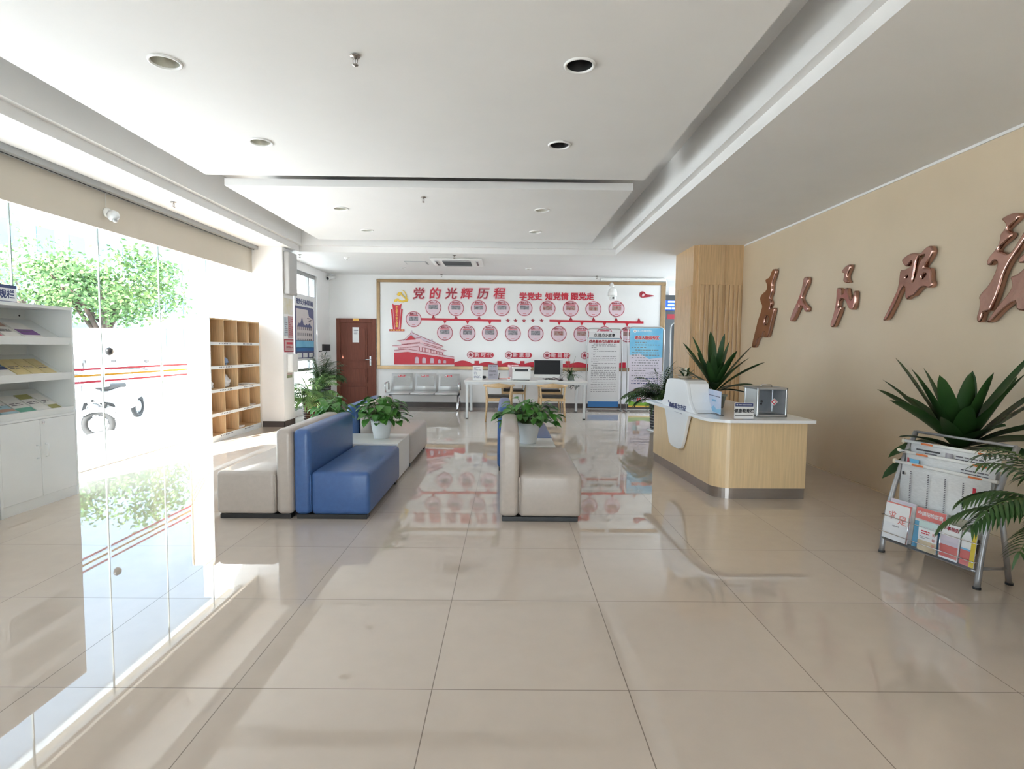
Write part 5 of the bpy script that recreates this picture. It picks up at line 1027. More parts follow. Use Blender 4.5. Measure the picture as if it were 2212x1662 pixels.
k = MB(); k.box(((q0.x+q1.x)/2-0.10, 11.13, DZ_), ((q0.x+q1.x)/2+0.10, 11.30, DZ_+0.008), M_WHITE, 0.003); k.box(((q0.x+q1.x)/2-0.03, 11.18, DZ_+0.008), ((q0.x+q1.x)/2+0.03, 11.20, DZ_+0.2), M_WHITE); k.build('monitor_stand', mo)
o = MB().box((q1.x+0.012, 11.20, DZ_), (q1.x+0.055, 11.42, DZ_+0.40), M_POT, 0.004).build('computer_case', None, origin=(q1.x+0.03, 11.3, DZ_)); tag(o, 'narrow pale computer case standing right of the monitor', 'computer case')
k = MB(); kx = q0.x+0.06
k.box((kx, 10.86, DZ_), (kx+0.40, 11.0, DZ_+0.015), M_WHITE, 0.003)
o = k.build('keyboard', None, origin=(kx+0.2, 10.93, DZ_)); tag(o, 'white keyboard before the monitor', 'keyboard')
q = atY(1212, 819, 10.9); o = MB(True).lathe([(0.001, 0.03), (0.03, 0.024), (0.04, 0.008), (0.038, 0)], (q.x, 10.9, DZ_), M_BLACK, 16).build('mouse', None, origin=(q.x, 10.9, DZ_)); tag(o, 'black mouse on the desk right of the keyboard', 'mouse')
rg = random.Random(77); k = MB(True); q = atY(1190, 815, 11.05)
for j in range(5): k.tube([(q.x-0.14+0.075*i+rg.uniform(-.03, .03), 11.05+rg.uniform(-.03, .05), DZ_+0.006+abs(rg.gauss(0, 0.02))) for i in range(6)], 0.005, M_BLACK, 6)
o = k.build('cable_bundle', None, origin=(q.x, 11.05, DZ_)); tag(o, 'tangled black cables on the desk below the monitor', 'cables')
k = MB(True)
for (px, n) in ((1233, 5), (1246, 3)):
    for j in range(n):
        c = atY(px+rg.uniform(-2, 2), 840, 12.05); k.tube([(c.x, 12.05, 0.70), (c.x+rg.uniform(-.05, .05), 12.03, 0.60), (c.x+rg.uniform(-.04, .06), 12.03, 0.50+0.03*j), (c.x+0.05, 12.05, 0.58), (c.x+rg.uniform(-.02, .04), 12.05, 0.70)], 0.006, M_BLACK, 6)
o = k.build('cable_bundle', None, origin=(1.45, 12.05, 0.68)); tag(o, 'looped black cables hanging under the right end of the desk', 'cables')
q = atY(1232, 818, 11.2); dpl = thing('desk_plant', 'spidery dark plant in a glass bowl at the right of the desk', 'plant', (q.x, 11.2, DZ_)); B = Vector((q.x, 11.2, DZ_))
MB(True).lathe([(0.001, 0), (0.045, 0), (0.075, 0.05), (0.06, 0.11), (0.05, 0.11), (0.066, 0.05), (0.04, 0.008), (0.001, 0.008)], B, M_GPOT, 20).build('bowl', dpl)
f = MB()
for i in range(34):
    a = rg.uniform(0, 2*pi); el = rg.uniform(0.5, 1.4); leaf(f, B+Vector((0, 0, 0.09)), Vector((cos(a)*cos(el), sin(a)*cos(el), sin(el))), Z_, rg.uniform(.18, .34), 0.022, M_PALMD, rg.uniform(1.3, 2.4), 8, 0.2, strap)
f.tube([B+Vector((0, 0, .1)), B+Vector((-0.05, 0, .40)), B+Vector((-0.02, 0, .52))], 0.003, M_STEM, 6, False); f.tube([B+Vector((0, 0, .1)), B+Vector((0.06, 0, .36)), B+Vector((0.10, 0, .48))], 0.003, M_STEM, 6, False)
for i in range(8): leaf(f, B+Vector((-0.02+rg.uniform(-.02, .02), 0, .51)), Vector((rg.uniform(-1, 1), rg.uniform(-1, 1), rg.uniform(0, 1))), Z_, 0.045, 0.02, M_CREAM, 0.3, 4, 0.1)
f.build('foliage', dpl, recalc=False)
# ================================================================== two roll-up style banners in tube frames
def banner(x0, x1, y, zt, label, z0=0.10):
    r = thing('banner_stand', label, 'banner', ((x0+x1)/2, y, 0), 'door-shaped banner stands'); rr = 0.012; R = 0.10
    path = [(x0, y+0.02, 0.02), (x0, y+0.02, zt-R)]+[(x0+R-R*cos(a), y+0.02, zt-R+R*sin(a)) for a in [pi/2*i/6 for i in range(1, 7)]]+[(x1-R+R*sin(a), y+0.02, zt-R+R*cos(a)) for a in [pi/2*i/6 for i in range(0, 7)]]+[(x1, y+0.02, 0.02)]
    MB(True).tube(path, rr, M_ALU, 10).build('tube_frame', r)
    k = MB(); k.box((x0-0.02, y-0.18, 0), (x0+0.03, y+0.22, 0.02), M_ALU, 0.004); k.box((x1-0.03, y-0.18, 0), (x1+0.02, y+0.22, 0.02), M_ALU, 0.004); k.box((x0, y-0.0, 0.03), (x1, y+0.03, 0.055), M_ALU, 0.004); k.build('base_bar', r)
    return r
ya = 12.40; a0, a1 = atY(1268, 760, ya).x, atY(1344, 760, ya).x
b1 = banner(a0, a1, ya, 1.84, 'white service banner with red title and blue foot in a tube frame'); f = FY(ya)
fx0, fx1 = atY(1268, 715, ya).x+0.045, atY(1341, 715, ya).x-0.02; fzt, fzb = 1.765, 0.09
def bz(py): return atY(1305, py, ya).z
fw_ = fx1-fx0
MB().rect(fx0, fzb, fx1, fzt, f, 0.003, mat('banner_white', (0.68, 0.67, 0.68), 0.5, noise=0.03, nscale=4)).build('banner_sheet', b1)
MB().rect(fx0, fzb, fx1, fzb+0.125, f, 0.001, M_BLUEP, 0.003).rect(fx0, bz(732), fx1, bz(730.6), f, 0.001, mat('slate_rule', (0.14, 0.24, 0.33), 0.5), 0.003).build('banner_bands', b1)
text('点滴点', 0.088, fx0+fw_*0.34, bz(725), f, M_INK, 'header_lettering', b1, 0.001, 0.003, 0.002); text('小故事', 0.080, fx0+fw_*0.68, bz(725), f, M_INK, 'header_lettering', b1, 0.001, 0.003, 0.003)
text('政务服务代办服务流程', 0.068, fx0+fw_/2, bz(738.5), f, M_CRIM, 'banner_title', b1, 0.001, 0.003, 0.003, 0.15)
M_BTXT = mat('banner_small_print', (0.26, 0.25, 0.27), 0.6, noise=0.3, nscale=60); k = MB(); rb = random.Random(50); zt_, zb_ = bz(742), bz(848); n = 28
short = {2, 3, 5, 6, 10, 12, 21}
dv = (zt_-zb_)/n
for i in range(n):
    v = zt_-dv*(i+0.5); u = fx0+fw_*(0.15 if (i-1) in short or i in (0, 4, 7, 11, 13, 22) else 0.09); e = fx0+fw_*(rb.uniform(0.22, 0.32) if i in short else 0.90)
    while u < e: L = min(rb.uniform(0.02, 0.07), e-u); k.rect(u, v-dv*0.17, u+L, v+dv*0.17, f, 0.0008, M_BTXT, 0.003); u += L+rb.uniform(0.006, 0.022)
k.build('banner_text', b1)
yb = 12.36; a0, a1 = atY(1356, 760, yb).x, atY(1434, 760, yb).x
b2 = banner(a0, a1, yb, 1.885, 'blue and lilac banner for elderly services with printed couple, right of the white banner'); f = FY(yb)
gx0, gx1 = atY(1357, 760, yb).x+0.03, atY(1431, 760, yb).x-0.0; gw_ = gx1-gx0
def bz2(py): return atY(1395, py, yb).z
MB().rect(gx0, 0.10, gx1, bz2(709.5), f, 0.003, M_LILAC).build('banner_sheet', b2)
shape('banner_sky', [[(gx0, bz2(768)), (gx0+gw_*0.3, bz2(764)), (gx0+gw_*0.6, bz2(776)), (gx1, bz2(772)), (gx1, bz2(709.5)), (gx0, bz2(709.5))]], f, 0.001, M_SKYB, b2, 0.003)
shape('banner_meadow', [[(gx0, 0.13), (gx1, 0.13), (gx1, 0.26), (gx0+gw_*0.75, 0.245), (gx0+gw_*0.45, 0.20), (gx0, 0.24)]], f, 0.001, M_GREENP, b2, 0.003)
MB().rect(gx0, 0.10, gx1, 0.13, f, 0.001, M_YEL, 0.003).build('banner_hem', b2)
MB().disc(gx0+gw_*0.15, bz2(716), 0.034, f, 0.001, M_PAPER, 0.004).disc(gx0+gw_*0.15, bz2(716), 0.013, f, 0.002, M_CRIM, 0.004).build('banner_badge', b2)
text('社区卫生服务中心', 0.046, gx0+gw_*0.42, bz2(715.5), f, M_PAPER, 'header_lettering', b2, 0.001, 0.004, 0.001)
for i, ch in enumerate('老年人服务专区'):
    u = gx0+gw_*(0.20+i*0.105); text(ch, 0.092, u, bz2(731), f, M_PAPER, 'title_outline', b2, 0.001, 0.004, 0.008); text(ch, 0.088, u, bz2(731), f, M_RED, 'banner_title', b2, 0.001, 0.009, 0.0025)
k = MB(); rb = random.Random(51)
for i in range(19):
    py = 740+i*5.55
    if py > 830: break
    v = bz2(py); ind = i in (0, 1, 3, 7, 12, 14); short_ = i in (0, 2, 6, 11, 13)
    u = gx0+gw_*(0.17 if ind else 0.07); e = gx0+gw_*(0.5 if short_ else 0.90)
    while u < e: L = min(rb.uniform(0.02, 0.06), e-u); k.rect(u, v-0.009, u+L, v+0.009, f, 0.0008, M_NAVY if i > 13 else M_BTXT, 0.0042); u += L+rb.uniform(0.01, 0.03)
k.build('banner_text', b2)
def cartoon(u, coat, leg, name):
    z = 0.21
    k = MB(); k.prism([(u-0.035, z), (u-0.008, z), (u-0.004, z+0.11), (u-0.038, z+0.11)], f, 0.001, leg, 0.0046).prism([(u+0.008, z), (u+0.035, z), (u+0.038, z+0.11), (u+0.004, z+0.11)], f, 0.001, leg, 0.0046)
    k.prism([(u-0.05, z+0.10), (u+0.05, z+0.10), (u+0.042, z+0.22), (u-0.042, z+0.22)], f, 0.0012, coat, 0.0047).prism([(u+0.04, z+0.21), (u+0.075, z+0.17), (u+0.065, z+0.15), (u+0.035, z+0.18)], f, 0.0012, coat, 0.0047).disc(u, z+0.255, 0.036, f, 0.0014, M_SKIN, 0.0047).prism(arc(u, z+0.262, 0.038, 0, 180, 8), f, 0.0018, mat('brown_hair_print', (0.22, 0.08, 0.05), 0.5), 0.0047); k.build(name, b2)
cartoon(gx0+gw_*0.20, mat('teal_coat_print', (0.18, 0.36, 0.40), 0.5), mat('grey_trouser_print', (0.22, 0.22, 0.24), 0.5), 'printed_figure'); cartoon(gx0+gw_*0.31, M_PAPER, M_RED, 'printed_figure')
yc = 11.6; a0 = atY(1449.5, 700, yc).x
b3 = banner(a0, a0+0.80, yc, 1.95, 'third banner stand of which only the left tube shows beside the column')
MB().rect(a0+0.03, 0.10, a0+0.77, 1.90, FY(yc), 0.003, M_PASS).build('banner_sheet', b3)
# ================================================================== screens beyond the wall end
ts = thing('wall_screen', 'blue lit information screen glimpsed beyond the wall end', 'screen', (4.35, 14.0, 1.96))
M_TV = mat('blue_lit_screen', (0.01, 0.03, 0.12), 0.3, emit=(0.02, 0.10, 0.55), estr=0.9); M_TVT = mat('lit_screen_lettering', (0.5, 0.8, 1.0), 0.3, emit=(0.45, 0.75, 1.0), estr=1.2)
tz0, tz1 = atY(1445, 672, 14.0).z, atY(1445, 648, 14.0).z; tx0 = atY(1435, 660, 14.0).x
MB().box((tx0, 14.0, tz0), (tx0+1.1, 14.05, tz1), M_BLACK).build('screen_case', ts); MB().rect(tx0+0.015, tz0+0.015, tx0+1.085, tz1-0.015, FY(14.0), 0.002, M_TV).build('screen_face', ts)
k = MB()
for j in range(3): lines(k, random.Random(j), tx0+(0.03 if j == 0 else 0.09), tx0+1.0, tz0+0.03+j*0.085, tz0+0.09+j*0.085, 1, FY(14.0), M_TVT, 0.002, 0.7, 0.001, 0)
k.build('screen_text', ts)
k = MB(); k.tube([(tx0+0.5, 14.03, tz1), (tx0+0.5, 14.03, ZC)], 0.02, M_BLACK, 8); k.build('screen_hanger', ts)
ct = thing('hanging_sign', 'white lit window sign in the passage above the blue screen', 'sign', (4.5, 15.0, 2.2))
s0, s1 = atY(1446, 637, 15.0), atY(1446, 617, 15.0)
MB().box((s0.x, 15.0, s0.z), (s0.x+0.9, 15.04, s1.z), mat('lit_white_panel', (0.8, 0.8, 0.85), 0.4, emit=(0.85, 0.88, 1.0), estr=1.3)).build('lit_panel', ct)
MB().tube([(s0.x+0.45, 15.02, s1.z), (s0.x+0.45, 15.02, ZC)], 0.015, M_BLACK, 8).build('sign_hanger', ct)
s0, s1 = atY(1441, 690, 15.5), atY(1441, 679, 15.5); o = MB().box((s0.x, 15.5, s0.z), (s0.x+0.8, 15.53, s1.z), M_CRIM).tube([(s0.x+0.4, 15.515, s1.z), (s0.x+0.4, 15.515, ZC)], 0.01, M_BLACK, 8).build('hanging_sign', None, origin=(s0.x+0.4, 15.5, s0.z)); tag(o, 'dark red hanging sign below the blue screen in the passage', 'sign')
# ================================================================== ceiling fittings
M_REFL = mat('downlight_reflector', (0.62, 0.60, 0.52), 0.35, metal=0.5, noise=0.1, nscale=10); M_RDARK = mat('empty_can_black', (0.012, 0.012, 0.012), 0.6, noise=0.1, nscale=10)
def downlight(z, R, dark):
    r = thing('downlight', 'x', 'ceiling light', (0, 0, z), 'recessed downlights')
    MB(True).lathe([(R*0.80, 0.01), (R*0.80, -0.004), (R*0.88, -0.012), (R*0.97, -0.010), (R, 0.0), (R*0.97, 0.001)], (0, 0, z), M_WHITE, 36).build('trim_ring', r)
    MB(True).lathe([(R*0.80, -0.002), (R*0.76, 0.05), (R*0.62, 0.10), (R*0.40, 0.125), (0.001, 0.13)], (0, 0, z), M_RDARK if dark else M_REFL, 32).build('reflector', r)
    if not dark: MB(True).lathe([(0.001, 0.055), (0.018, 0.06), (0.024, 0.08), (0.018, 0.11), (0.014, 0.13)], (0, 0, z), M_POT, 16).build('bulb', r)
    return r
dlA, dlB = downlight(ZP, 0.102, False), downlight(ZP, 0.102, True)
lab = ['nearest downlight on the left row of the near ceiling panel', 'nearest downlight on the right row, with an empty dark can', 'second downlight of the left row on the near ceiling panel', 'second downlight of the right row, dark inside, near ceiling panel', 'left front downlight of the far ceiling panel', 'right front downlight of the far ceiling panel', 'left rear downlight of the far ceiling panel', 'right rear downlight of the far ceiling panel']
used = set()
for i in range(8):
    dark = i in (1, 3); src = dlB if dark else dlA
    o = src if src not in used else copy_tree(src); used.add(src); place(o, (*DL[i], ZP), 0, lab[i])
def small_light(px, py, label):
    p = atZ(px, py, ZC); r = thing('downlight', label, 'ceiling light', (p.x, p.y, ZC), 'recessed downlights')
    MB(True).lathe([(0.001, -0.006), (0.045, -0.006), (0.05, -0.014), (0.062, -0.012), (0.066, 0.0)], (p.x, p.y, ZC), M_WHITE, 24).build('trim_ring', r); MB(True).lathe([(0.001, -0.02), (0.03, -0.012), (0.045, -0.006)], (p.x, p.y, ZC), M_REFL, 20).build('lamp', r)
small_light(870, 578.5, 'small downlight by the ceiling hatch near the back wall'); small_light(1141, 580.5, 'small downlight right of the air conditioner near the back wall')
def sprinkler():
    r = thing('fire_sprinkler', 'x', 'sprinkler', (0, 0, 0), 'fire sprinklers')
    MB(True).lathe([(0.001, -0.001), (0.026, -0.001), (0.033, -0.006), (0.030, -0.010), (0.012, -0.008), (0.010, -0.022), (0.001, -0.022)], (0, 0, 0), M_STEEL, 20).build('rosette', r)
    k = MB(True)
    for sx in (-1, 1): k.tube([(sx*0.008, 0, -0.018), (sx*0.014, 0, -0.028), (sx*0.013, 0, -0.045), (sx*0.004, 0, -0.054)], 0.0025, M_STEEL, 8)
    k.tube([(0, 0, -0.02), (0, 0, -0.052)], 0.003, M_STEEL, 8); k.build('yoke', r)
    MB(True).lathe([(0.001, -0.070), (0.006, -0.066), (0.018, -0.062), (0.020, -0.057), (0.006, -0.053), (0.001, -0.053)], (0, 0, 0), M_STEEL, 16).build('deflector', r)
    return r
sp0 = sprinkler()
for i, (x, y, z, l) in enumerate(((-0.972, 3.60, ZP, 'fire sprinkler on the near ceiling panel'), (-1.043, 6.86, ZP, 'fire sprinkler near the front edge of the far ceiling panel'), (-3.90, 6.60, ZC, 'fire sprinkler on the ceiling strip by the curtain track'), (-3.78, 10.2, ZC, 'fire sprinkler beyond the white pillar'), (-0.98, 10.10, ZC, 'fire sprinkler before the ceiling air conditioner'), (-1.52, 12.72, ZC, 'fire sprinkler close to the back wall above the mural title'), (2.0, 12.72, ZC, 'fire sprinkler close to the back wall above the right part of the mural'))):
    place(sp0 if i == 0 else copy_tree(sp0), (x, y, z), 0, l)
p = atZ(749, 556, ZC); sm = thing('smoke_detector', 'white round smoke detector on the ceiling between pillar and door', 'smoke detector', (p.x, p.y, ZC)); MB(True).lathe([(0.001, -0.045), (0.03, -0.042), (0.045, -0.02), (0.05, -0.012), (0.055, 0)], (p.x, p.y, ZC), M_WHITE, 24).build('housing', sm); MB(True).lathe([(0.001, -0.056), (0.018, -0.05), (0.02, -0.043)], (p.x, p.y, ZC), M_GREYM, 16).build('sensor_head', sm)
ac = thing('air_conditioner', 'white ceiling cassette air conditioner before the mural', 'air conditioner', (-1.0, 10.85, ZC))
MB().box((-1.47, 10.36, ZC-0.035), (-0.50, 11.28, ZC), M_WHITE, 0.02, 3).build('cassette_panel', ac)
g = MB(); g.box((-1.25, 10.56, ZC-0.042), (-0.72, 11.08, ZC-0.035), M_GREYM)
for i in range(12): g.box((-1.25, 10.57+i*0.043, ZC-0.048), (-0.72, 10.57+i*0.043+0.012, ZC-0.042), M_PASS)
g.build('intake_grille', ac)
for (a, c) in (((-1.25, 10.42), (-0.72, 10.48)), ((-1.25, 11.15), (-0.72, 11.21)), ((-1.40, 10.56), (-1.34, 11.08)), ((-0.63, 10.56), (-0.57, 11.08))): MB().box((a[0], a[1], ZC-0.043), (c[0], c[1], ZC-0.035), M_POT, 0.003).box((a[0]+0.015, a[1]+0.02, ZC-0.045), (c[0]-0.015, c[1]-0.02, ZC-0.043), M_BLACK).build('air_vane', ac)
ht = MB().box((-2.02, 10.86, ZC-0.008), (-1.60, 11.24, ZC-0.0), M_GREYM).box((-2.0, 10.88, ZC-0.014), (-1.62, 11.22, ZC-0.008), M_CEIL).build('access_hatch', None, origin=(-1.81, 11.05, ZC)); tag(ht, 'square ceiling access hatch left of the air conditioner', 'hatch')
# cameras
def dome_cam():
    p = atX(229, 460, -4.30); r = thing('dome_camera', 'white dome camera on the beige valance above the glazing', 'camera', p)
    MB(True).lathe([(0.001, 0), (0.05, 0), (0.055, 0.02), (0.04, 0.04), (0.001, 0.05)], p, M_WHITE, 20, True, Matrix.Rotation(pi/2, 4, 'Y')).build('mount', r)
    c = p+Vector((0.075, 0, -0.03)); MB(True).lathe([(0.001, -0.06), (0.035, -0.05), (0.055, -0.02), (0.06, 0.01), (0.045, 0.045), (0.001, 0.06)], c, M_POT, 24).build('housing', r); MB(True).lathe([(0.001, -0.03), (0.02, -0.025), (0.024, 0)], c+Vector((0.03, -0.02, -0.045)), M_GREYM, 16).build('lens', r)
    MB(True).tube([p+Vector((0.002, 0, 0.0)), p+Vector((0.002, 0, 0.22))], 0.003, M_WHITE, 6).build('cable', r)
dome_cam()
p = Vector((-4.05, 12.75, 2.93)); bc = thing('bullet_camera', 'small white bullet camera in the corner above the timber door', 'camera', (p.x, p.y, ZC))
MB(True).tube([(p.x, p.y, ZC), (p.x, p.y, 2.97)], 0.018, M_WHITE, 12).build('bracket', bc); MB(True).tube([p+Vector((0.08, 0.08, 0.04)), p+Vector((-0.02, -0.09, -0.02))], 0.045, M_WHITE, 16).build('housing', bc); MB(True).tube([p+Vector((-0.02, -0.09, -0.02)), p+Vector((-0.023, -0.097, -0.023))], 0.034, M_BLACK, 16).build('lens', bc)
p = atY(1323, 640, 12.62); pz = thing('ptz_camera', 'white pan-tilt camera hanging before the mural at upper right', 'camera', (p.x, 12.62, 2.9))
MB(True).tube([(p.x, YB-0.035, 2.86), (p.x, 12.72, 2.87), (p.x, 12.62, 2.83), (p.x, 12.62, 2.76)], 0.03, M_WHITE, 14).build('bracket', pz)
MB(True).lathe([(0.001, 2.78), (0.05, 2.77), (0.085, 2.72), (0.10, 2.66), (0.105, 2.585), (0.10, 2.58), (0.001, 2.58)], (p.x, 12.62, 0), M_WHITE, 28).build('housing', pz)
MB(True).lathe([(0.001, 2.48), (0.045, 2.485), (0.078, 2.52), (0.085, 2.58), (0.001, 2.58)], (p.x, 12.62, 0), M_WHITE, 24).build('camera_ball', pz)
k = MB(True); k.box((p.x-0.055, 12.53, 2.49), (p.x+0.055, 12.56, 2.575), M_POT, 0.012, 3); k.tube([(p.x, 12.535, 2.532), (p.x, 12.525, 2.532)], 0.028, M_GREYM, 16); k.tube([(p.x, 12.53, 2.532), (p.x, 12.522, 2.532)], 0.018, M_BLACK, 14); k.build('lens', pz)
ck = MB(True).box((atY(1297, 603, 12.9).x, YB-0.045, 2.955), (3.62, YB, 3.025), M_WHITE, 0.012, 3).tube([(3.60, YB-0.02, 2.99), (3.63, YB-0.02, 2.96), (3.632, YB-0.02, 2.86)], 0.018, M_WHITE, 10).build('cable_trunking', None, origin=(2.9, YB, 2.99)); tag(ck, 'white cable trunking above the right end of the mural', 'trunking')
# ================================================================== copper calligraphy on the right wall
LX = 3.645
def cal(name_label, polys, x0, y0, sx, sy):
    out = []
    for q in polys:
        q = chaikin(q, 1); pts = []
        for (a, c) in q: w3 = atX(x0+a*sx, y0+c*sy, LX); pts.append((-w3.y, w3.z))
        out.append(pts)
    c = Vector((XR, -sum(u for u, v in out[0])/len(out[0]), min(v for u, v in out[0])))
    o = shape('wall_character', out, (Vector((XR-0.002, 0, 0)), -Y_, Z_), XR-0.002-LX, M_COPPER, None, 0.0, 0.012, c); tag(o, name_label, 'lettering', 'copper calligraphy characters')
    return o
k3 = (1600, 560, 0.12658, 0.12658)
cal('tall narrow copper character with a square hole, leftmost on the beige wall', [[(535, 172), (590, 165), (590, 230), (560, 340), (525, 430), (530, 520), (515, 600), (480, 680), (515, 720), (510, 780), (482, 840), (490, 865), (545, 830), (572, 840), (562, 900), (525, 1050), (492, 1200), (462, 1330), (400, 1345), (395, 1320), (420, 1240), (380, 1230), (360, 1330), (290, 1345), (250, 1480), (225, 1515), (180, 1510), (195, 1420), (240, 1240), (290, 1040), (340, 900), (365, 800), (335, 740), (322, 670), (350, 600), (440, 530), (445, 440), (415, 380), (420, 345), (490, 310)], [(420, 965), (475, 965), (455, 1115), (385, 1125)]], *k3)
cal('small two-stroke copper character, second from the left', [[(1070, 310), (1130, 300), (1150, 340), (1135, 420), (1090, 520), (1045, 620), (1035, 680), (1065, 750), (1120, 800), (1145, 830), (1130, 900), (1090, 900), (1070, 850), (1050, 810), (990, 780), (1000, 800), (965, 890), (905, 1020), (870, 1065), (835, 1060), (840, 1000), (900, 850), (980, 680), (1025, 540), (1050, 430)]], *k3)
cal('copper character with a detached curled top stroke, third from the left', [[(1630, 490), (1690, 485), (1710, 520), (1705, 590), (1740, 600), (1755, 540), (1770, 495), (1815, 490), (1820, 560), (1860, 680), (1880, 700), (1910, 640), (1930, 540), (1955, 540), (1950, 700), (1920, 865), (1860, 865), (1820, 820), (1790, 720), (1750, 680), (1700, 680), (1670, 740), (1655, 825), (1700, 810), (1705, 830), (1665, 960), (1605, 1110), (1570, 1165), (1525, 1160), (1525, 1100), (1560, 1000), (1600, 850), (1625, 680)], [(1705, 230), (1760, 140), (1830, 90), (1868, 95), (1862, 160), (1825, 240), (1803, 300), (1815, 355), (1845, 395), (1800, 410), (1745, 390), (1740, 350), (1760, 290), (1760, 240)]], *k3)
cal('large knotted copper character with three slits, fourth from the left', [[(465, 440), (500, 400), (600, 320), (700, 300), (805, 320), (870, 240), (940, 180), (1000, 172), (1040, 240), (1015, 340), (945, 450), (885, 540), (865, 580), (960, 565), (1000, 620), (995, 780), (1025, 830), (1015, 900), (960, 940), (880, 910), (820, 930), (740, 1010), (690, 1080), (620, 1090), (570, 1150), (535, 1120), (530, 1000), (530, 900), (470, 960), (420, 1060), (350, 1230), (270, 1390), (210, 1500), (130, 1530), (150, 1480), (250, 1280), (350, 1060), (400, 950), (430, 750), (445, 610), (500, 610), (555, 590), (640, 540), (660, 450), (620, 480), (570, 550), (520, 540)], [(760, 380), (820, 358), (910, 325), (810, 430), (775, 520), (745, 680), (685, 815), (658, 820), (695, 650), (720, 500)], [(822, 775), (828, 720), (870, 680), (915, 665), (900, 710), (860, 760)], [(528, 775), (545, 730), (585, 710), (575, 745)]], 1890, 510, 0.1203, 0.1203)
cal('largest copper character, cut by the right picture edge', [[(460, 250), (540, 200), (620, 170), (690, 175), (685, 240), (605, 310), (540, 365), (545, 398), (605, 420), (595, 470), (505, 545), (438, 610), (428, 652), (490, 655), (545, 688), (605, 640), (690, 500), (790, 340), (850, 300), (840, 380), (725, 560), (625, 700), (548, 820), (485, 960), (445, 1100), (405, 1220), (345, 1340), (330, 1385), (250, 1400), (235, 1440), (210, 1530), (170, 1530), (160, 1460), (190, 1380), (200, 1260), (185, 1220), (230, 1150), (300, 1080), (370, 960), (420, 820), (415, 770), (370, 770), (340, 820), (295, 825), (285, 790), (310, 720), (400, 620), (450, 520), (450, 440), (510, 370), (530, 330), (500, 280)], [(570, 965), (640, 945), (720, 890), (800, 800), (950, 760), (1000, 900), (960, 1200), (850, 1380), (700, 1390), (650, 1360), (650, 1300), (640, 1265), (540, 1330), (430, 1430), (350, 1520), (285, 1540), (300, 1500), (380, 1380), (490, 1250), (580, 1130), (605, 1045)], [(668, 770), (700, 715), (760, 670), (860, 640), (900, 720), (800, 770), (700, 805)]], 2080, 430, 0.1746, 0.17449)
# ================================================================== outdoors beyond the glass
gr = MB().box((-60, -40, -0.35), (40, -4.75, -0.12), mat('pale_paving', (0.78, 0.78, 0.77), 0.8, noise=0.15, nscale=1.2)).box((6.3, -4.75, -0.35), (40, 60, -0.12), mat('pale_paving', (0.78, 0.78, 0.77))).box((-60, -4.75, -0.35), (-4.9, 90, -0.12), mat('pale_paving', (0.78, 0.78, 0.77), 0.8, noise=0.15, nscale=1.2)).build('ground'); gr['kind'] = 'structure'
st = MB().box((-6.4, -6, -0.12), (-4.9, 13, 0.0), mat('pale_step_stone', (0.78, 0.78, 0.77), 0.7, noise=0.1, nscale=3)).build('trim_7'); st['kind'] = 'structure'
lw = MB().box((-24.0, 14.8, -0.12), (-9.6, 15.1, 1.80), mat('white_site_wall', (0.78, 0.78, 0.76), 0.6, noise=0.08, nscale=2)).build('site_wall'); tag(lw, 'long white low wall below the tree across the forecourt', 'wall'); 
M_TREE = mat('tree_leaf', (0.05, 0.12, 0.03), 0.6, noise=0.6, nscale=0.8, col2=(0.11, 0.19, 0.05)); M_BARK = mat('tree_bark', (0.10, 0.07, 0.05), 0.9, noise=0.4, nscale=6)
def tree(x, y, h0, h1, R, seed, nl, label):
    r = thing('street_tree', label, 'tree', (x, y, -0.12), 'trees across the forecourt'); rg = random.Random(seed); t = MB(True)
    t.tube([(x, y, -0.12), (x+0.05, y, h0*0.6), (x-0.05, y, h0), (x+0.1, y, h0+0.8)], [0.22, 0.17, 0.14, 0.07], M_BARK, 10)
    for i in range(7):
        a = rg.uniform(0, 6.28); t.tube([(x-0.02, y, h0*rg.uniform(0.6, 1.0)), (x+cos(a)*R*0.35, y+sin(a)*R*0.35, h0+rg.uniform(0.3, 0.8)), (x+cos(a)*R*0.7, y+sin(a)*R*0.7, h0+rg.uniform(0.8, 1.6))], [0.09, 0.06, 0.02], M_BARK, 6)
    t.build('trunk', r); f = MB(); zc = (h0+h1)/2; hz = (h1-h0)/2
    clumps = []
    for i in range(46):
        while True:
            q = Vector((rg.uniform(-1, 1), rg.uniform(-1, 1), rg.uniform(-1, 1)))
            if 0.35 < q.length < 1: break
        clumps.append(Vector((x+q.x*R, y+q.y*R, zc+q.z*hz)))
    for i in range(nl):
        c = rg.choice(clumps)+Vector((rg.gauss(0, .32), rg.gauss(0, .32), rg.gauss(0, .22))); d = Vector((rg.gauss(0, 1), rg.gauss(0, 1), rg.gauss(-.3, .7))).normalized(); L = rg.uniform(.10, .20); s_ = d.cross(Vector((rg.gauss(0, 1), rg.gauss(0, 1), rg.gauss(0, 1)))).normalized()*L*0.28
        f.add([c, c+d*L*0.5+s_, c+d*L, c+d*L*0.5-s_], [(0, 1, 2, 3)], M_TREE, False)
    f.build('crown', r, recalc=False)
tree(-12.9, 18.0, 2.1, 4.5, 1.95, 3, 7500, 'leafy green tree beyond the glass wall, trunk forking above the white wall')
tree(-17.0, 20.3, 2.4, 5.2, 1.5, 9, 1100, 'sparser tree left of the big one, above the brochure cabinet')
M_BODY = mat('white_scooter_paint', (0.75, 0.76, 0.78), 0.3, noise=0.05, nscale=6); M_TYRE = mat('tyre_rubber', (0.03, 0.03, 0.03), 0.8, noise=0.2, nscale=12)
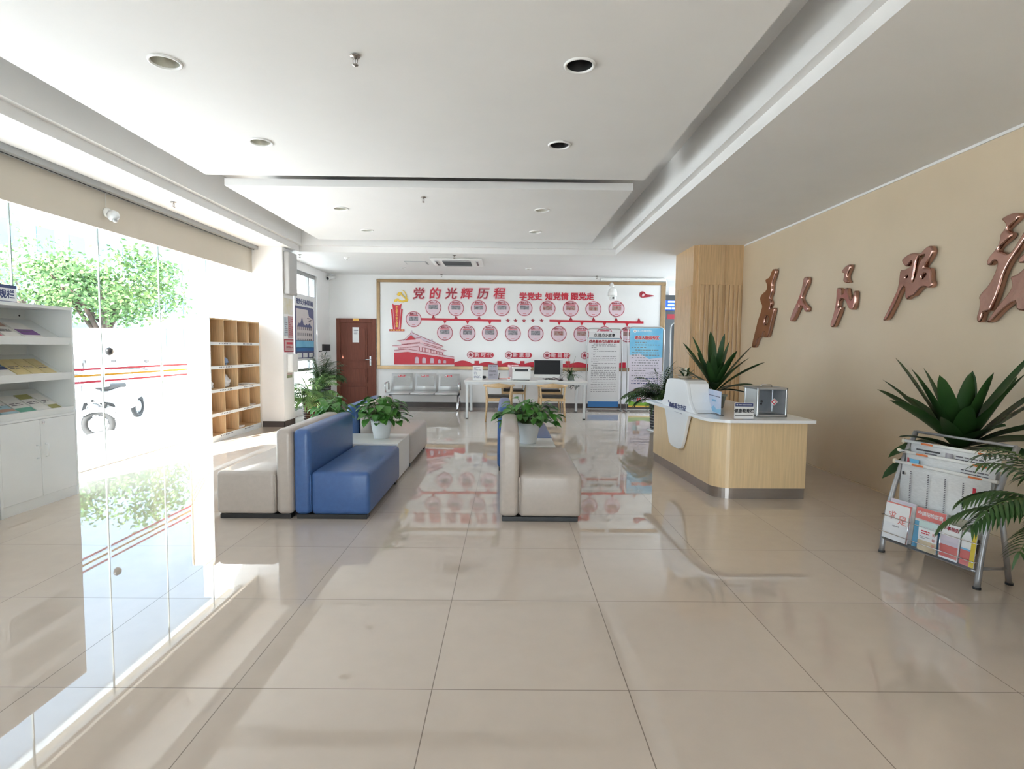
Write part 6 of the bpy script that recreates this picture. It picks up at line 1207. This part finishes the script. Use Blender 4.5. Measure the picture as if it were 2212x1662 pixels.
def scooter():
    r = thing('motor_scooter', 'x', 'scooter', (0, 0, 0), 'parked scooters')
    for x in (-0.58, 0.58):
        wl = MB(True).tube([(x+0.19*cos(2*pi*i/28), 0, 0.22+0.19*sin(2*pi*i/28)) for i in range(28)], 0.045, M_TYRE, 10, False, True, True).build('wheel', r); MB(True).lathe([(0.001, -0.03), (0.13, -0.02), (0.13, 0.02), (0.001, 0.03)], (x, 0, 0.22), M_ALU, 20, True, Matrix.Rotation(pi/2, 4, 'X')).build('wheel_hub', wl)
    fyy = (Vector((0, 0.13, 0)), X_, Z_)
    k = MB(); k.prism(chaikin([(-0.85, 0.62), (-0.80, 0.45), (-0.45, 0.38), (-0.20, 0.24), (0.22, 0.24), (0.32, 0.40), (0.40, 0.80), (0.34, 0.92), (0.26, 0.80), (0.20, 0.34), (-0.05, 0.34), (-0.12, 0.62), (-0.30, 0.70)], 2), fyy, 0.26, M_BODY); k.build('bodywork', r)
    k = MB(True); k.box((-0.78, -0.13, 0.66), (-0.10, 0.13, 0.76), M_TYRE, 0.05, 4); k.build('seat', r)
    k = MB(); k.prism(chaikin([(0.34, 0.44), (0.58, 0.50), (0.80, 0.40), (0.84, 0.30), (0.70, 0.42), (0.50, 0.42), (0.38, 0.34)], 1), (Vector((0, 0.07, 0)), X_, Z_), 0.14, M_BODY); k.build('front_fender', r)
    k = MB(True); k.tube([(0.56, 0, 0.24), (0.40, 0, 0.80), (0.34, 0, 1.0)], 0.028, M_ALU, 10); k.tube([(0.26, -0.34, 1.0), (0.33, -0.15, 1.02), (0.33, 0.15, 1.02), (0.26, 0.34, 1.0)], 0.016, M_BLACK, 10); k.build('handlebar', r)
    for sy in (-1, 1): MB(True).tube([(0.30, sy*0.26, 1.0), (0.32, sy*0.30, 1.14)], 0.006, M_BLACK, 6).box((0.31, sy*0.30-0.05, 1.13), (0.33, sy*0.30+0.05, 1.20), M_BLACK, 0.008).build('mirror', r)
    MB(True).lathe([(0.001, 0.03), (0.05, 0.02), (0.07, 0)], (0.40, 0, 0.80), M_PAPER, 16, True, Matrix.Rotation(pi/2, 4, 'Y')).build('headlight', r)
    k = MB(True); k.tube([(-0.5, -0.15, 0.25), (-0.85, -0.17, 0.32)], 0.045, M_GREYM, 12); k.tube([(-0.1, 0.05, 0.25), (-0.05, 0.25, 0.01)], 0.012, M_BLACK, 8); k.build('exhaust', r)
    MB(True).box((-0.98, -0.14, 0.72), (-0.74, 0.14, 0.98), M_GREYM, 0.03, 3).build('top_box', r)
    return r
s0_ = scooter()
place(s0_, (-7.1, 8.7, -0.12), radians(20), 'white scooter parked nearest the glass, seen between cabinet and bookcase')
place(copy_tree(s0_), (-8.4, 10.4, -0.12), radians(60), 'white scooter behind the nearest one, farther from the glass')
place(copy_tree(s0_), (-7.6, 11.0, -0.12), radians(100), 'white scooter parked just left of the bookcase in the view')

PRINTS = ('banner_text', 'newspaper_print', 'notice_print', 'sign_print', 'card_print', 'picture_print', 'medallion_caption', 'screen_text', 'gate_ornament', 'cover_print')
for o in bpy.data.objects:
    if o.parent and o.name.split('.')[0] in PRINTS: o['kind'] = 'stuff'           # small print nobody could count
# pale flats far behind the trees, height and colour set to dim floor reflections
ab = thing('apartment_building', 'pale tall apartment block far beyond the glass wall and trees', 'building', (-36, 45, -0.12))
MB().box((-40, 6, -0.12), (-32, 84, 26), mat('pale_blue_render', (0.32, 0.40, 0.48), 0.8, noise=0.08, nscale=0.3)).build('wall', ab)
M_PANE = mat('dark_window_glass', (0.12, 0.20, 0.28), 0.2, noise=0.2, nscale=0.5)
for fl_i in range(3):
    for j in range(16): MB().box((-32.02, 30+j*2.8, 1.2+fl_i*3.2), (-31.96, 31.5+j*2.8, 2.9+fl_i*3.2), M_PANE).build('window', ab)
MB().box((-40.2, 5.8, 26), (-31.8, 84.2, 26.5), M_WHITE).build('roof', ab)
